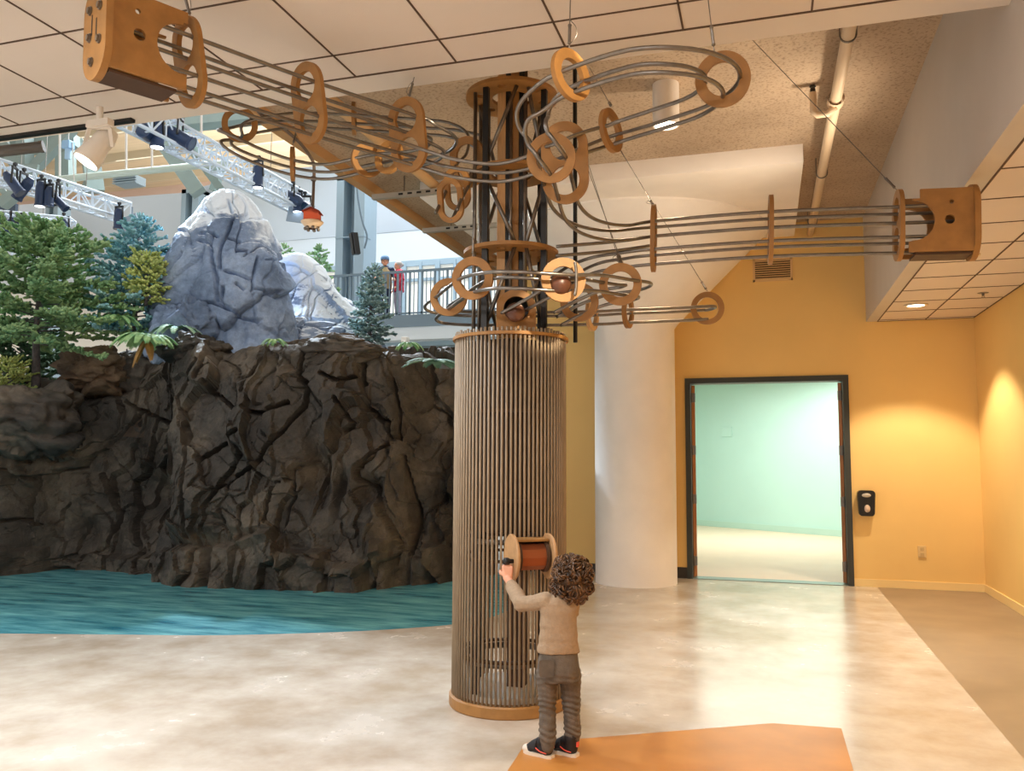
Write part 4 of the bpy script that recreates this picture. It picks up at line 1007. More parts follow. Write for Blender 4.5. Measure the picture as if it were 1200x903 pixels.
# upper wall and roof deck
bm = B(); box2(bm, (-70, 38, 4), (10, 38.3, 20)); struct('wall_hall_far', bm, pink_wall)
RFZ = 16.6
bm = B(); box2(bm, (-70, 3, RFZ), (10, 39, RFZ + .2)); struct('ceiling_hall', bm, roof_m)
bm = B()
for k in range(9): yy = 12 + 3 * k; box2(bm, (-70, yy, RFZ - .45), (10, yy + .18, RFZ))
struct('beam_roof', bm, mat('roof_beam', (190, 178, 152), .7))
bm = B(); box2(bm, (-70, 37.6, 13.2), (10, 38, 13.5)); box2(bm, (-70, 37.6, 14.9), (10, 38, 15.1))
for k in range(24):
    xx = -52 + 2.2 * k; bar(bm, (xx, 37.8, 9), (xx + 1.6 * (1 if k % 2 else -1), 37.8, 14.9), .14)
struct('beam_far_bracing', bm, mat('brace_tan', (196, 168, 146), .7))
# roof truss members
def members(name, label, segs, m_, cat='roof truss'):
    t = thing(name, label, cat, segs[0][0])
    for a_, b_, w in segs:
        bm = B(); bar(bm, a_, b_, w); obj('truss_member', bm, m_, t)
    return t
t = members('roof_truss', 'pale green V-shaped roof truss above the left end of the hall', [(P(-30, 120, 22), P(30, 208, 22), .3), (P(28, 120, 22), P(30, 208, 22), .3), (P(85, 150, 22), P(30, 208, 22), .24), (P(-40, 182, 22.3), P(90, 165, 22.3), .34)], steel_green)
bm = B(); plate(bm, [[(-.35, .3), (.35, .3), (.22, -.25), (-.22, -.25)]], P(30, 206, 21.8), CR, CU, .1); obj('gusset', bm, steel_green, t)
members('roof_truss', 'pale green twin diagonal roof struts left of the lit lighting truss', [(P(172, 140, 24), P(233, 226, 24), .42), (P(197, 140, 24.4), P(262, 226, 24.4), .22), (P(212, 150, 25), P(252, 200, 25), .16), (P(215, 140, 24), P(345, 128, 24), .55), (P(262, 190, 25), P(250, 224, 25), .2)], steel_green)
members('roof_truss', 'green grey roof post with a brace behind the white track spotlight', [(P(77, 150, 24), P(77, 222, 24), .4), (P(104, 170, 26), P(112, 225, 26), .5), (P(92, 165, 26), P(106, 200, 26), .3), (P(112, 195, 26), P(95, 228, 26), .15)], steel_green)
members('roof_truss', 'thin pale roof strut low at the left edge below the lighting truss', [(P(25, 222, 25), P(2, 240, 25), .3), (P(-20, 200, 25), P(12, 232, 25), .16)], steel_green)
bm = B(); tube(bm, [P(-20, 219, 20), P(268, 190.5, 20.5)], .085, 10); tag(obj('roof_pipe', bm, mat('pipe_green', (196, 210, 200), .5), None, True), 'long pale horizontal pipe hung below the hall roof', 'pipe')
for k, (x, y0, y1, lb) in enumerate(((148, 128, 202, 'thin hanger rod holding the long roof pipe, left one'), (178, 135, 199, 'thin hanger rod holding the long roof pipe, middle one'), (236, 128, 194, 'thin hanger rod holding the long roof pipe, right one'), (70, 150, 213, 'thin hanger rod holding the long roof pipe beside the V-shaped truss'))):
    bm = B(); tube(bm, [P(x, y0 - 30, 20.3), P(x, y1, 20.3)], .03, 6); tag(obj('hanger_rod', bm, duct_white), lb, 'rod', 'hanger rods of the roof pipe')
q = P(153, 213, 30); bm = B(); box(bm, q, (.9, .5, .3)); 
for k in range(4): box(bm, q - Vector((0, .3, .12 - .08 * k)), (1.0, .1, .03))
tag(obj('roof_heater', bm, hall_grey), 'small louvred grey unit heater below the long roof pipe', 'heater')
q = P(80, 170, 20); t = thing('chain_hoist', 'blue hoist motor hanging above the left lighting truss', 'hoist', q)
bm = B(); box(bm, q, (.22, .2, .2), bev=.02); obj('motor', bm, mat('hoist_blue', (150, 190, 226), .4), t); bm = B(); cyl(bm, q - Vector((0, 0, .1)), q - Vector((0, 0, .34)), .07, 12); obj('chain_bag', bm, mat('hoist_blue2', (170, 204, 232), .5), t)
bm = B(); tube(bm, [q + Vector((0, 0, .1)), q + Vector((0, 0, 5))], .012, 5); tube(bm, [q + Vector((.12, 0, .05)), P(87, 212, 20)], .012, 5); obj('chain', bm, duct_white, t)
# box trusses for stage lights
def box_truss(label, a_, b_, w=.36, n_=None):
    a_, b_ = Vector(a_), Vector(b_); t_, s_, u_ = frame(b_ - a_); T_ = thing('lighting_truss', label, 'lighting truss', a_)
    co = [(-1, -1), (1, -1), (1, 1), (-1, 1)]
    for i, j in co:
        bm = B(); o_ = s_ * (w / 2 * i) + u_ * (w / 2 * j); cyl(bm, a_ + o_, b_ + o_, .034, 8); obj('chord', bm, truss_m, T_, True)
    L_ = (b_ - a_).length; n_ = n_ or int(L_ / (w * .8))
    for k4 in range(4):
        (i0, j0), (i1, j1) = co[k4], co[(k4 + 1) % 4]; A_ = s_ * (w / 2 * i0) + u_ * (w / 2 * j0); B_ = s_ * (w / 2 * i1) + u_ * (w / 2 * j1); bm = B()
        for k in range(n_):
            p0, p1 = a_ + t_ * (L_ * k / n_), a_ + t_ * (L_ * (k + 1) / n_)
            cyl(bm, p0 + (A_ if k % 2 else B_), p1 + (B_ if k % 2 else A_), .017, 6); cyl(bm, p0 + A_, p0 + B_, .017, 6)
        cyl(bm, b_ + A_, b_ + B_, .017, 6)
        obj('lacing', bm, truss_m, T_)
    bm = B()
    for f_ in (.25, .75):
        p = a_.lerp(b_, f_) + u_ * w / 2; cyl(bm, p, Vector((p.x, p.y, RFZ)), .008, 5)
    obj('suspension_wire', bm, steel, T_)
    return T_
TZ = 7.1
box_truss('white box lighting truss at upper left running towards the blue spruce', PZ(-70, 180, TZ), PZ(146, 249, TZ), .4)
box_truss('bright white box lighting truss running from the tiled ceiling towards the red cabin', PZ(150, 133, TZ), PZ(357, 241, TZ), .4)
a_ = P(-60, 252, 20); box_truss('short white lighting truss behind the top of the green fir', a_, P(85, 266, 20.4), .36)
a_ = P(-60, 293, 20.5); box_truss('low white lighting truss at the left edge behind the green fir', a_, P(45, 297, 20.5), .3)
can_lens = emit('stage_lens', (235, 244, 255), 5); dark_lens = mat('dark_lens', (40, 60, 90), .1)
def stage_light(x, y, d, ln, r, dirn, label, lit=False):
    c = P(x, y, d); dirn = Vector(dirn).normalized(); t = thing('stage_light', label, 'stage light', c, 'stage lights on the trusses')
    ax = dirn.to_track_quat('Z', 'Y').to_matrix()
    bm = B(); lathe(bm, [(.0001, -ln / 2 - .05), (r * .6, -ln / 2 - .05), (r, -ln / 2 + .05), (r, ln / 2 - .06), (r * 1.1, ln / 2 - .04), (r * 1.1, ln / 2), (r * .95, ln / 2)], c, 20, ax); obj('lamp_can', bm, canister, t)
    bm = B(); lathe(bm, [(.0001, ln / 2 - .015), (r * .95, ln / 2 - .015), (r * .95, ln / 2 - .002), (.0001, ln / 2 - .002)], c, 20, ax); obj('lens', bm, can_lens if lit else dark_lens, t)
    s_ = frame(dirn)[1] if abs(dirn.z) < .98 else Vector((1, 0, 0)); top_ = c + Vector((0, 0, ln * .5 + .1))
    bm = B(); bar(bm, c + s_ * (r * 1.2), top_ + s_ * (r * .9), .03); bar(bm, c - s_ * (r * 1.2), top_ - s_ * (r * .9), .03); bar(bm, top_ + s_ * (r * 1.1), top_ - s_ * (r * 1.1), .04); obj('yoke', bm, black, t)
    bm = B(); cyl(bm, top_, top_ + Vector((0, 0, .07)), .025, 8); box(bm, top_ + Vector((0, 0, .08)), (.07, .05, .05)); obj('clamp', bm, black, t)
    return t
dn = Vector((0, 0, -1))
SL = [(172, 156, 14.2, .3, .12, -CF + CU * .1, 'short navy stage lamp at the near end of the bright truss', 0), (184.5, 159, 14.3, .42, .11, dn, 'lit navy cylinder stage lamp at the near end of the bright truss', 1),
      (211, 161, 14.6, .5, .12, CR * .9 - CU * .5, 'tilted navy stage lamp under the bright truss near the tiled ceiling', 0), (302.5, 207, 16.8, .46, .1, dn, 'lit navy cylinder stage lamp half way along the bright truss', 1),
      (343, 232, 18, .34, .12, CR * -.9 + CU * .35 - CF * .4, 'navy stage lamp at the far end of the bright truss, upper one', 0), (357, 243, 18.3, .3, .13, -CF - CU * .3, 'round navy stage lamp at the far end of the bright truss', 0), (349, 239, 18.2, .36, .1, dn, 'lit navy stage lamp pointing down at the far end of the bright truss', 1),
      (47.5, 229, 17, .46, .1, dn, 'lit navy cylinder stage lamp on the left truss above the fir', 1), (57.5, 232, 17, .36, .09, dn, 'upright dark stage lamp on the left truss right of the lit cylinder', 0), (67.5, 235, 17.2, .5, .08, CR * .7 - CU * .7, 'slanted dark stage lamp on the left truss', 0),
      (16.5, 216, 16.3, .46, .1, CR * .6 - CU * .8, 'dark stage lamp slanting right at the left end of the left truss', 0), (27, 222, 16.5, .46, .1, CR * -.6 - CU * .8, 'dark stage lamp slanting left at the left end of the left truss', 0),
      (3, 266, 20, .45, .12, CR * .2 - CU, 'dark stage lamp at the left edge under the short truss', 0), (12, 265, 20, .34, .13, CR * -.4 - CU * .7 - CF * .3, 'second dark stage lamp from the left under the short truss', 0), (25, 266, 20, .3, .13, CR * .5 - CU * .7 - CF * .3, 'third dark stage lamp from the left under the short truss', 0), (74, 267, 20.2, .34, .13, -CU * .7 - CF * .4, 'dark stage lamp under the right end of the short truss', 0),
      (139, 258, 18.8, .42, .1, dn, 'dark stage lamp at the far end of the left truss above the blue spruce', 0)]
for x, y, d, ln, r, dr_, lb, lit in SL: stage_light(x, y, d, ln, r, dr_, lb, lit)
q = P(352, 250, 18.2); bm = B(); box(bm, q, (.62, .04, .42), Matrix.Rotation(.2, 3, 'Y')); cyl(bm, q, q + Vector((0, 0, .5)), .02, 6); tag(obj('barn_door_flag', bm, mat('grey_flag', (150, 168, 186), .5)), 'flat grey flag plate beside the lamps at the far truss end', 'flag')
q = P(154, 268, 18.7); bm = B(); box(bm, q, (.4, .05, .62), Matrix.Rotation(-.25, 3, 'Y')); cyl(bm, q, q + Vector((0, 0, .5)), .02, 6); tag(obj('barn_door_flag', bm, MATS['grey_flag']), 'flat grey flag plate above the blue spruce at the left truss end', 'flag')

# near track spotlight on the fascia
t = thing('track_spotlight', 'white track spotlight with glowing lens under the ceiling edge', 'spotlight', P(115, 150, 4.85))
c = P(115, 172, 4.95); ax_ = (-CF * .35 - CR * .45 - CU * .85).normalized(); axm = ax_.to_track_quat('Z', 'Y').to_matrix()
bm = B(); lathe(bm, [(.0001, -.13), (.045, -.13), (.06, -.08), (.06, .0), (.078, .09), (.078, .12), (.07, .12)], c, 28, axm); obj('lamp_can', bm, duct_white, t, True).modifiers.new('e', 'EDGE_SPLIT')
bm = B(); lathe(bm, [(.0001, .1), (.071, .1), (.071, .112), (.0001, .112)], c, 24, axm); obj('lens', bm, emit('spot_lens', (255, 250, 240), 14), t)
yk = P(117, 149, 4.9)
bm = B(); bar(bm, c + CR * .085, yk + CR * .06, .02, .02); bar(bm, c - CR * .085, yk - CR * .06, .02, .02); bar(bm, yk + CR * .07, yk - CR * .07, .03, .02); obj('yoke', bm, duct_white, t)
bm = B(); box(bm, yk + CU * .02, (.16, .05, .04)); cyl(bm, yk + CU * .03, yk + CU * .12, .02, 10); obj('track_adapter', bm, duct_white, t)
SPOTC = c; SPOTD = ax_
bm = B(); a_, b_ = PZ(-80, 177, 3.59), PZ(156, 140, 3.59); a_.y = b_.y; box2(bm, (a_.x, b_.y - .02, 3.575), (b_.x, b_.y + .02, 3.6)); tag(obj('light_track', bm, black), 'black lighting track along the edge of the tiled ceiling', 'light track')
bm = B(); a_, b_ = P(-60, 184, 4.9), P(47, 172, 5.0); cyl(bm, a_, b_, .033, 14); cyl(bm, b_, b_ + (b_ - a_).normalized() * .02, .036, 14)
cyl(bm, a_.lerp(b_, .35), Vector((a_.lerp(b_, .35).x, a_.lerp(b_, .35).y, 3.9)), .006, 6)
tag(obj('pipe_batten', bm, mat('batten_dark', (72, 68, 64), .5)), 'dark roller tube hanging below the ceiling edge at the far left', 'batten')  # dark pipe batten with an end cap
# red cabin hanging on a bent tube
c = P(366, 255, 6.3)
t = thing('hanging_cabin', 'little red cabin on a cream saucer hanging from a bent dark tube', 'hanging toy', c)
hm = mat('cabin_red', (176, 72, 40), .5); cm = mat('saucer_cream', (232, 206, 176), .5)
bm = B(); ol = [(-.055, -.03), (.055, -.03), (.055, .035), (0, .06), (-.055, .035)]; plate(bm, [ol], c + CU * .0, HR, Vector((0, 0, 1)), .1); obj('cabin', bm, hm, t)
bm = B()
for sg in (-1, 1): bar(bm, c + HR * (sg * .066) + Vector((0, 0, .034)) - HF * 0, c + Vector((0, 0, .066)), .13, .008)
obj('roof', bm, mat('cabin_roof', (140, 50, 30), .5), t)
bm = B(); lathe(bm, [(.03, -.085), (.055, -.07), (.082, -.04), (.085, -.032), (.06, -.028), (.0001, -.028)], c, 32); obj('saucer', bm, cm, t, True)
bm = B()
for k in range(7):
    q = 2 * PI * k / 7; ball(bm, c + Vector((.05 * math.cos(q), .05 * math.sin(q), -.085)), .014, seg=8)
obj('roller_ball', bm, steel, t)
bm = B(); zt = Vector((0, 0, 1))
hp = [c + zt * .055, P(367.5, 215, 6.3), P(368, 196, 6.3), P(365, 186, 6.25), P(352, 168, 6.1), P(325, 144, 5.9), P(300, 124, 5.75)]
hp.append(Vector((hp[-1].x, hp[-1].y, 4.31)))
tube(bm, spline(hp, 6), .012, 8); cyl(bm, P(367.4, 212, 6.3), P(367.4, 207, 6.3), .02, 10); obj('hanger_tube', bm, mat('tube_brown', (96, 80, 70), .4), t, True)

#@@PEOPLE
# ================================================================== people
def cap(bm, a, b, ra, rb=None, n=14):
    a, b = Vector(a), Vector(b); rb = ra if rb is None else rb
    d = (b - a); L_ = max(d.length, 1e-5); t_ = d / L_
    pts, rs = [], []
    for k in range(6): q = PI / 2 * k / 6; pts.append(a - t_ * (ra * math.cos(q))); rs.append(max(1e-4, ra * math.sin(q)))
    pts.append(a); rs.append(ra); pts.append(b); rs.append(rb)
    for k in range(1, 7): q = PI / 2 * k / 6; pts.append(b + t_ * (rb * math.sin(q))); rs.append(max(1e-4, rb * math.cos(q)))
    return tube(bm, pts, rs, n)
def chain(bm, pts, rs):
    for i in range(len(pts) - 1): cap(bm, pts[i], pts[i + 1], rs[i], rs[i + 1])
def loft(bm, secs, ex, ey, n=28):
    """secs: (centre, rx, ry)"""
    ex, ey = Vector(ex), Vector(ey); rings = []
    for c, rx, ry in secs: rings.append([bm.verts.new(Vector(c) + ex * (rx * math.cos(2 * PI * k / n)) + ey * (ry * math.sin(2 * PI * k / n))) for k in range(n)])
    for r0, r1 in zip(rings, rings[1:]):
        for k in range(n): bm.faces.new((r0[k], r0[(k + 1) % n], r1[(k + 1) % n], r1[k]))
    bm.faces.new(rings[0][::-1]); bm.faces.new(rings[-1]); return bm
def fuse(name, bm, voxel, material, parent, smooth=4, disp=None):
    """one continuous skin over overlapping closed volumes"""
    bmesh.ops.recalc_face_normals(bm, faces=bm.faces)
    me = bpy.data.meshes.new('tmp'); bm.to_mesh(me); bm.free(); o = bpy.data.objects.new('tmp', me); C.objects.link(o)
    md = o.modifiers.new('r', 'REMESH'); md.mode = 'VOXEL'; md.voxel_size = voxel
    if smooth: sm = o.modifiers.new('s', 'SMOOTH'); sm.iterations = smooth; sm.factor = .5
    dg = bpy.context.evaluated_depsgraph_get(); ev = o.evaluated_get(dg); nm = bpy.data.meshes.new_from_object(ev)
    bpy.data.objects.remove(o); bpy.data.meshes.remove(me)
    if disp:
        for v in nm.vertices: v.co = v.co + v.normal * disp(v.co)
    return obj(name, nm, material, parent, True)
skin = mat('skin', (224, 160, 128), .55, var=.04, vscale=20)
eye_m = mat('eye_dark', (40, 28, 22), .2)

# --- the child
CB = PZ(648, 889, 0); CB = Vector((CB.x, CB.y, 0))
D0 = (CB - CAMP).dot(CF)
def J(x, y, dy=0): return P(x, y, D0 + .086 * (889 - y) / 243 + dy)
kid = thing('person', 'curly-haired child in tan sweater and grey trousers turning the crank reel', 'person', CB)
ksh = J(640, 703); kel = J(611, 707, .1); 
knob = RC + RAX * .15 - Zv * .015 + RN * .05
kwr = knob + Vector((0, 0, -.085)) + RN * .045 + RAX * .012
rsh = J(670, 703, .03); rel_ = J(670, 716, .15); rwr = RC - RAX * .15 + RN * .1 - Zv * .02
hipc = J(655, 785); hl = J(641.5, 787); hr = J(668, 787, .02)
kl, kr = J(641, 832, .02), J(670, 832, .04)
al, ar = J(642, 873, .0), J(671, 869, .05)
nk = J(660, 694, .03); hd = J(667, 677, .03)
FD = (-HR * .5 + HF * .86).normalized(); FS = FD.cross(Zv).normalized()       # face direction and its right
def hand(bm, wr, grip, palm_n, fdir, sc_=1.0, thumb=1):
    """palm from the wrist to the knuckles, five bent fingers that close on grip"""
    wr, grip = Vector(wr), Vector(grip); f_ = (grip - wr).normalized(); pn = Vector(palm_n); pn = (pn - f_ * pn.dot(f_)).normalized(); sd = f_.cross(pn).normalized()
    kn = wr + f_ * .052 * sc_
    for k in range(4):
        o_ = sd * ((k - 1.5) * .0125 * sc_); cap(bm, wr + o_ * .6, kn + o_, .0125 * sc_, .0095 * sc_, 8)
        L_ = (.034, .039, .036, .028)[k] * sc_
        p1 = kn + o_ + (f_ * .75 + pn * .55).normalized() * (L_ * .55); p2 = p1 + (f_ * .05 + pn * 1.0).normalized() * (L_ * .45); p3 = p2 + (pn * .45 - f_ * .9).normalized() * (L_ * .38)
        chain(bm, [kn + o_, p1, p2, p3], [.0075 * sc_, .0068 * sc_, .0062 * sc_, .0055 * sc_])
    tb = wr + f_ * .018 * sc_ + sd * (thumb * .016 * sc_); t1 = tb + (sd * thumb * .7 + f_ * .5 + pn * .6).normalized() * .024 * sc_; t2 = t1 + (f_ * .8 + pn * .6).normalized() * .02 * sc_
    chain(bm, [tb, t1, t2], [.0105 * sc_, .0085 * sc_, .007 * sc_])
def head(bm, c, fd, fs, s=1.0):
    """skull, jaw, nose, lips, ears: fd = facing, fs = its right"""
    up = fs.cross(fd).normalized(); R3 = Matrix((fs, fd, up)).transposed()
    ball(bm, c + up * .012 * s - fd * .008 * s, .078 * s, (.88, 1.05, 1.0), 24, R3)
    ball(bm, c - up * .045 * s + fd * .022 * s, .05 * s, (.95, .9, .9), 18, R3)
    ball(bm, c - up * .03 * s + fd * .042 * s - fs * .02 * s, .03 * s, (1, 1, 1), 12); ball(bm, c - up * .03 * s + fd * .042 * s + fs * .02 * s, .03 * s, (1, 1, 1), 12)
    cap(bm, c + fd * .07 * s + up * .002 * s, c + fd * .083 * s - up * .022 * s, .007 * s, .0105 * s, 10)
    cap(bm, c + fd * .062 * s - up * .046 * s - fs * .014 * s, c + fd * .062 * s - up * .046 * s + fs * .014 * s, .0075 * s, None, 8)
    ball(bm, c + fd * .055 * s - up * .072 * s, .016 * s, seg=10)
    for sg in (-1, 1): ball(bm, c + fs * (sg * .072 * s) - up * .008 * s - fd * .005 * s, .021 * s, (.4, .75, 1.15), 12, R3)
def eyes(c, fd, fs, s, parent):
    up = fs.cross(fd).normalized()
    for sg in (-1, 1):
        bm = B(); ball(bm, c + fd * .067 * s + fs * (sg * .028 * s) + up * .002 * s, .0085 * s, (1.2, 1, .7), 10, Matrix((fs, fd, up)).transposed()); obj('eye', bm, eye_m, parent, True)
bm = B()
loft(bm, [(hipc, .075, .055), (J(655, 760), .078, .055), (J(655, 730), .078, .055), (J(655, 708), .085, .055), (J(656, 700), .06, .045)], HR, HF)
cap(bm, J(657, 703), nk, .034, .03); cap(bm, nk, hd, .03, .034); head(bm, hd, FD, FS, 1.0)
chain(bm, [ksh, kel, kwr], [.036, .028, .02]); chain(bm, [rsh, rel_, rwr], [.034, .027, .02])
chain(bm, [hl, kl, al, J(640, 884, .03)], [.044, .03, .022, .022]); chain(bm, [hr, kr, ar, J(668, 880, .08)], [.044, .03, .022, .022])
hand(bm, kwr, knob + Vector((0, 0, .012)), -RAX * .15 - RN * .9, None, 1.12, 1)
hand(bm, rwr, RC - RAX * .15 + RN * .04, -RN, None, .95, -1)
fuse('body', bm, .0042, skin, kid, 3); eyes(hd, FD, FS, 1.0, kid)
# sweater
tan_knit = mat('tan_knit', (162, 138, 112), .85, var=.08, vscale=60, bump=.25, bscale=220)
def fold(amp, fq, seed, zc=None):
    def f(p):
        q = Vector((p.x * 1.0, p.y * 1.0, p.z * 1.0)); a_ = noise.noise(Vector((q.x * 9 + seed, q.y * 9, q.z * fq))); b_ = noise.noise(Vector((q.x * 22, q.y * 22 + seed, q.z * fq * 1.6 + 4)))
        return amp * (a_ * 1.2 - abs(b_) * .8)
    return f
bm = B()
loft(bm, [(J(654.5, 763.5), .104, .08), (J(654.5, 757), .102, .079), (J(654.5, 735), .09, .07), (J(655, 718), .092, .067), (J(656, 706), .094, .062), (J(657, 699.5), .076, .05), (J(659, 695), .045, .04)], HR, HF)
chain(bm, [J(646, 708, .0), ksh, kel.lerp(ksh, .5) + Vector((0, 0, -.006)), kel, kwr.lerp(kel, .32)], [.05, .045, .043, .041, .034]); cap(bm, kel, kwr.lerp(kel, .3), .04, .034)
chain(bm, [J(664, 708, .01), rsh, rel_, rwr.lerp(rel_, .35)], [.05, .044, .04, .033])
fuse('sweater', bm, .0045, tan_knit, kid, 4, fold(.0045, 26, 3))
# trousers: creased across the knees and above the cuffs
def crease(p):
    z = p.z; w_ = math.exp(-((z - .25) / .05) ** 2) + .9 * math.exp(-((z - .12) / .035) ** 2) + .5 * math.exp(-((z - .38) / .04) ** 2)
    n_ = noise.noise(Vector((p.x * 14, p.y * 14, z * 6)))
    return .0045 * w_ * math.sin(z * 230 + 5 * n_ + p.x * 40) + .004 * noise.noise(Vector((p.x * 20, p.y * 20, z * 12)))
grey_cord = mat('grey_cord', (100, 90, 80), .8, var=.2, vscale=26, bump=.25, bscale=150)
bm = B()
loft(bm, [(J(654.5, 760), .09, .068), (J(654.5, 770), .099, .077), (J(654.5, 785, -.004), .106, .082), (J(654.5, 797, -.002), .1, .075)], HR, HF)
for h_, k_, a_, sg in ((hl, kl, al, -1), (hr, kr, ar, 1)):
    chain(bm, [h_ - Vector((0, 0, .01)), h_.lerp(k_, .55), k_, k_.lerp(a_, .4), a_.lerp(k_, .22), a_ - Vector((0, 0, .004))], [.057, .047, .042, .043, .041, .033])
fuse('trousers', bm, .0045, grey_cord, kid, 3, crease)
bm = B()
for x0_ in (640.5,):
    q = J(x0_, 783, -.085); plate(bm, [rr(.072, .08, .015)], q, HR, Zv + HF * .08, .004)
obj('back_pocket', bm, mat('grey_cord_pocket', (90, 80, 70), .8, var=.2, vscale=26), kid)
# hair: a soft cap with loose curls all over it
hair_m = mat('brown_curls', (44, 30, 22), .45, rgb2=(118, 82, 50), vscale=34, detail=2)
hc = hd + Vector((0, 0, .006)) - FD * .02
bm = B(); ball(bm, hc, .088, (1.0, 1.02, 1.08), 24); ball(bm, hc - FD * .03 - Vector((0, 0, .055)), .066, (1, 1, 1), 18)
bmesh.ops.bisect_plane(bm, geom=bm.verts[:] + bm.edges[:] + bm.faces[:], plane_co=hd + FD * .045, plane_no=(FD - Zv * .5).normalized(), clear_outer=True)
rnd = random.Random(5)
for k in range(330):
    z = 1 - 2 * (k + .5) / 330; ph = k * 2.39996; n_ = Vector((math.sqrt(1 - z * z) * math.cos(ph), math.sqrt(1 - z * z) * math.sin(ph), z))
    if n_.dot((FD - Zv * .3).normalized()) > .42: continue
    if n_.z < -.88: continue
    lower = n_.z < -.15
    c0 = hc + n_ * (.088 + rnd.uniform(-.004, .014)) * (1.0 if not lower else 1.04) + (Vector((0, 0, -.022)) if lower else Vector((0, 0, .004)))
    t_, s_, u_ = frame(n_); r0 = rnd.uniform(.010, .020); ph0 = rnd.uniform(0, 6); turns = rnd.uniform(1.0, 1.9); ax_ = (s_ * rnd.uniform(-1, 1) + u_ * rnd.uniform(-1, .3) + n_ * rnd.uniform(-.3, .5)).normalized()
    _, a1, a2 = frame(ax_); pts = []
    for j in range(15):
        q = ph0 + turns * 2 * PI * j / 14; pts.append(c0 + (a1 * math.cos(q) + a2 * math.sin(q)) * r0 + ax_ * (.02 * (j / 14 - .5)))
    tube(bm, pts, [.0026 + .0028 * math.sin(PI * (j + .5) / 15) for j in range(15)], 5)
obj('hair', bm, hair_m, kid, True)
# shoes
shoe_b = mat('shoe_black', (30, 28, 32), .55, var=.3, vscale=40); shoe_w = mat('shoe_white', (226, 214, 198), .5); coral = mat('coral_trim', (236, 92, 76), .5)
def shoe(heel, ang, ank):
    f_ = (-HR * math.cos(ang) + HF * math.sin(ang)).normalized(); s_ = f_.cross(Zv).normalized(); h0 = Vector((heel.x, heel.y, 0)); L_ = .172
    half = [(0, .02), (.02, .031), (.06, .031), (.1, .037), (.135, .036), (.16, .025), (.172, .004)]
    ol = half + [(x, -y) for x, y in half[::-1]]
    bm = B(); plate(bm, [[(x, y * .9) for x, y in ol]], h0 + Zv * .009, f_, f_.cross(Zv) * -1, .018); so = obj('shoe', bm, shoe_w, kid)
    bm = B(); cap(bm, h0 + f_ * .035 + Zv * .04, h0 + f_ * .12 + Zv * .034, .03, .026); cap(bm, h0 + f_ * .034 + Zv * .04, h0 + f_ * .038 + Zv * .088, .031, .037); cap(bm, h0 + f_ * .06 + Zv * .07, h0 + f_ * .11 + Zv * .045, .028, .024); cap(bm, h0 + f_ * .12 + Zv * .03, h0 + f_ * .142 + Zv * .026, .028, .02)
    fuse('shoe_upper', bm, .004, shoe_b, so, 3)
    bm = B(); ball(bm, h0 + f_ * .148 + Zv * .022, .027, (1, 1, .8), 16); obj('toe_cap', bm, shoe_w, so, True)
    bm = B(); tube(bm, spline([h0 + f_ * .02 + s_ * .03 + Zv * .028, h0 + f_ * .055 + s_ * .034 + Zv * .034, h0 + f_ * .09 + s_ * .032 + Zv * .05], 4), .0028, 6); tube(bm, spline([h0 + f_ * .02 - s_ * .03 + Zv * .028, h0 + f_ * .055 - s_ * .034 + Zv * .034, h0 + f_ * .09 - s_ * .032 + Zv * .05], 4), .0028, 6)
    box(bm, h0 + f_ * .0 + Zv * .062, (.016, .008, .022), Matrix((s_, f_, Zv)).transposed()); obj('coral_stripe', bm, coral, so)
    bm = B(); tube(bm, [h0 + f_ * .085 + s_ * (.034 * math.cos(q)) + Zv * (.04 + .042 * math.sin(q)) for q in [PI * k / 10 for k in range(11)]], .006, 6); obj('strap', bm, shoe_b, so)
shoe(J(648, 889), .62, al); shoe(J(677, 883, .02), .62, ar)

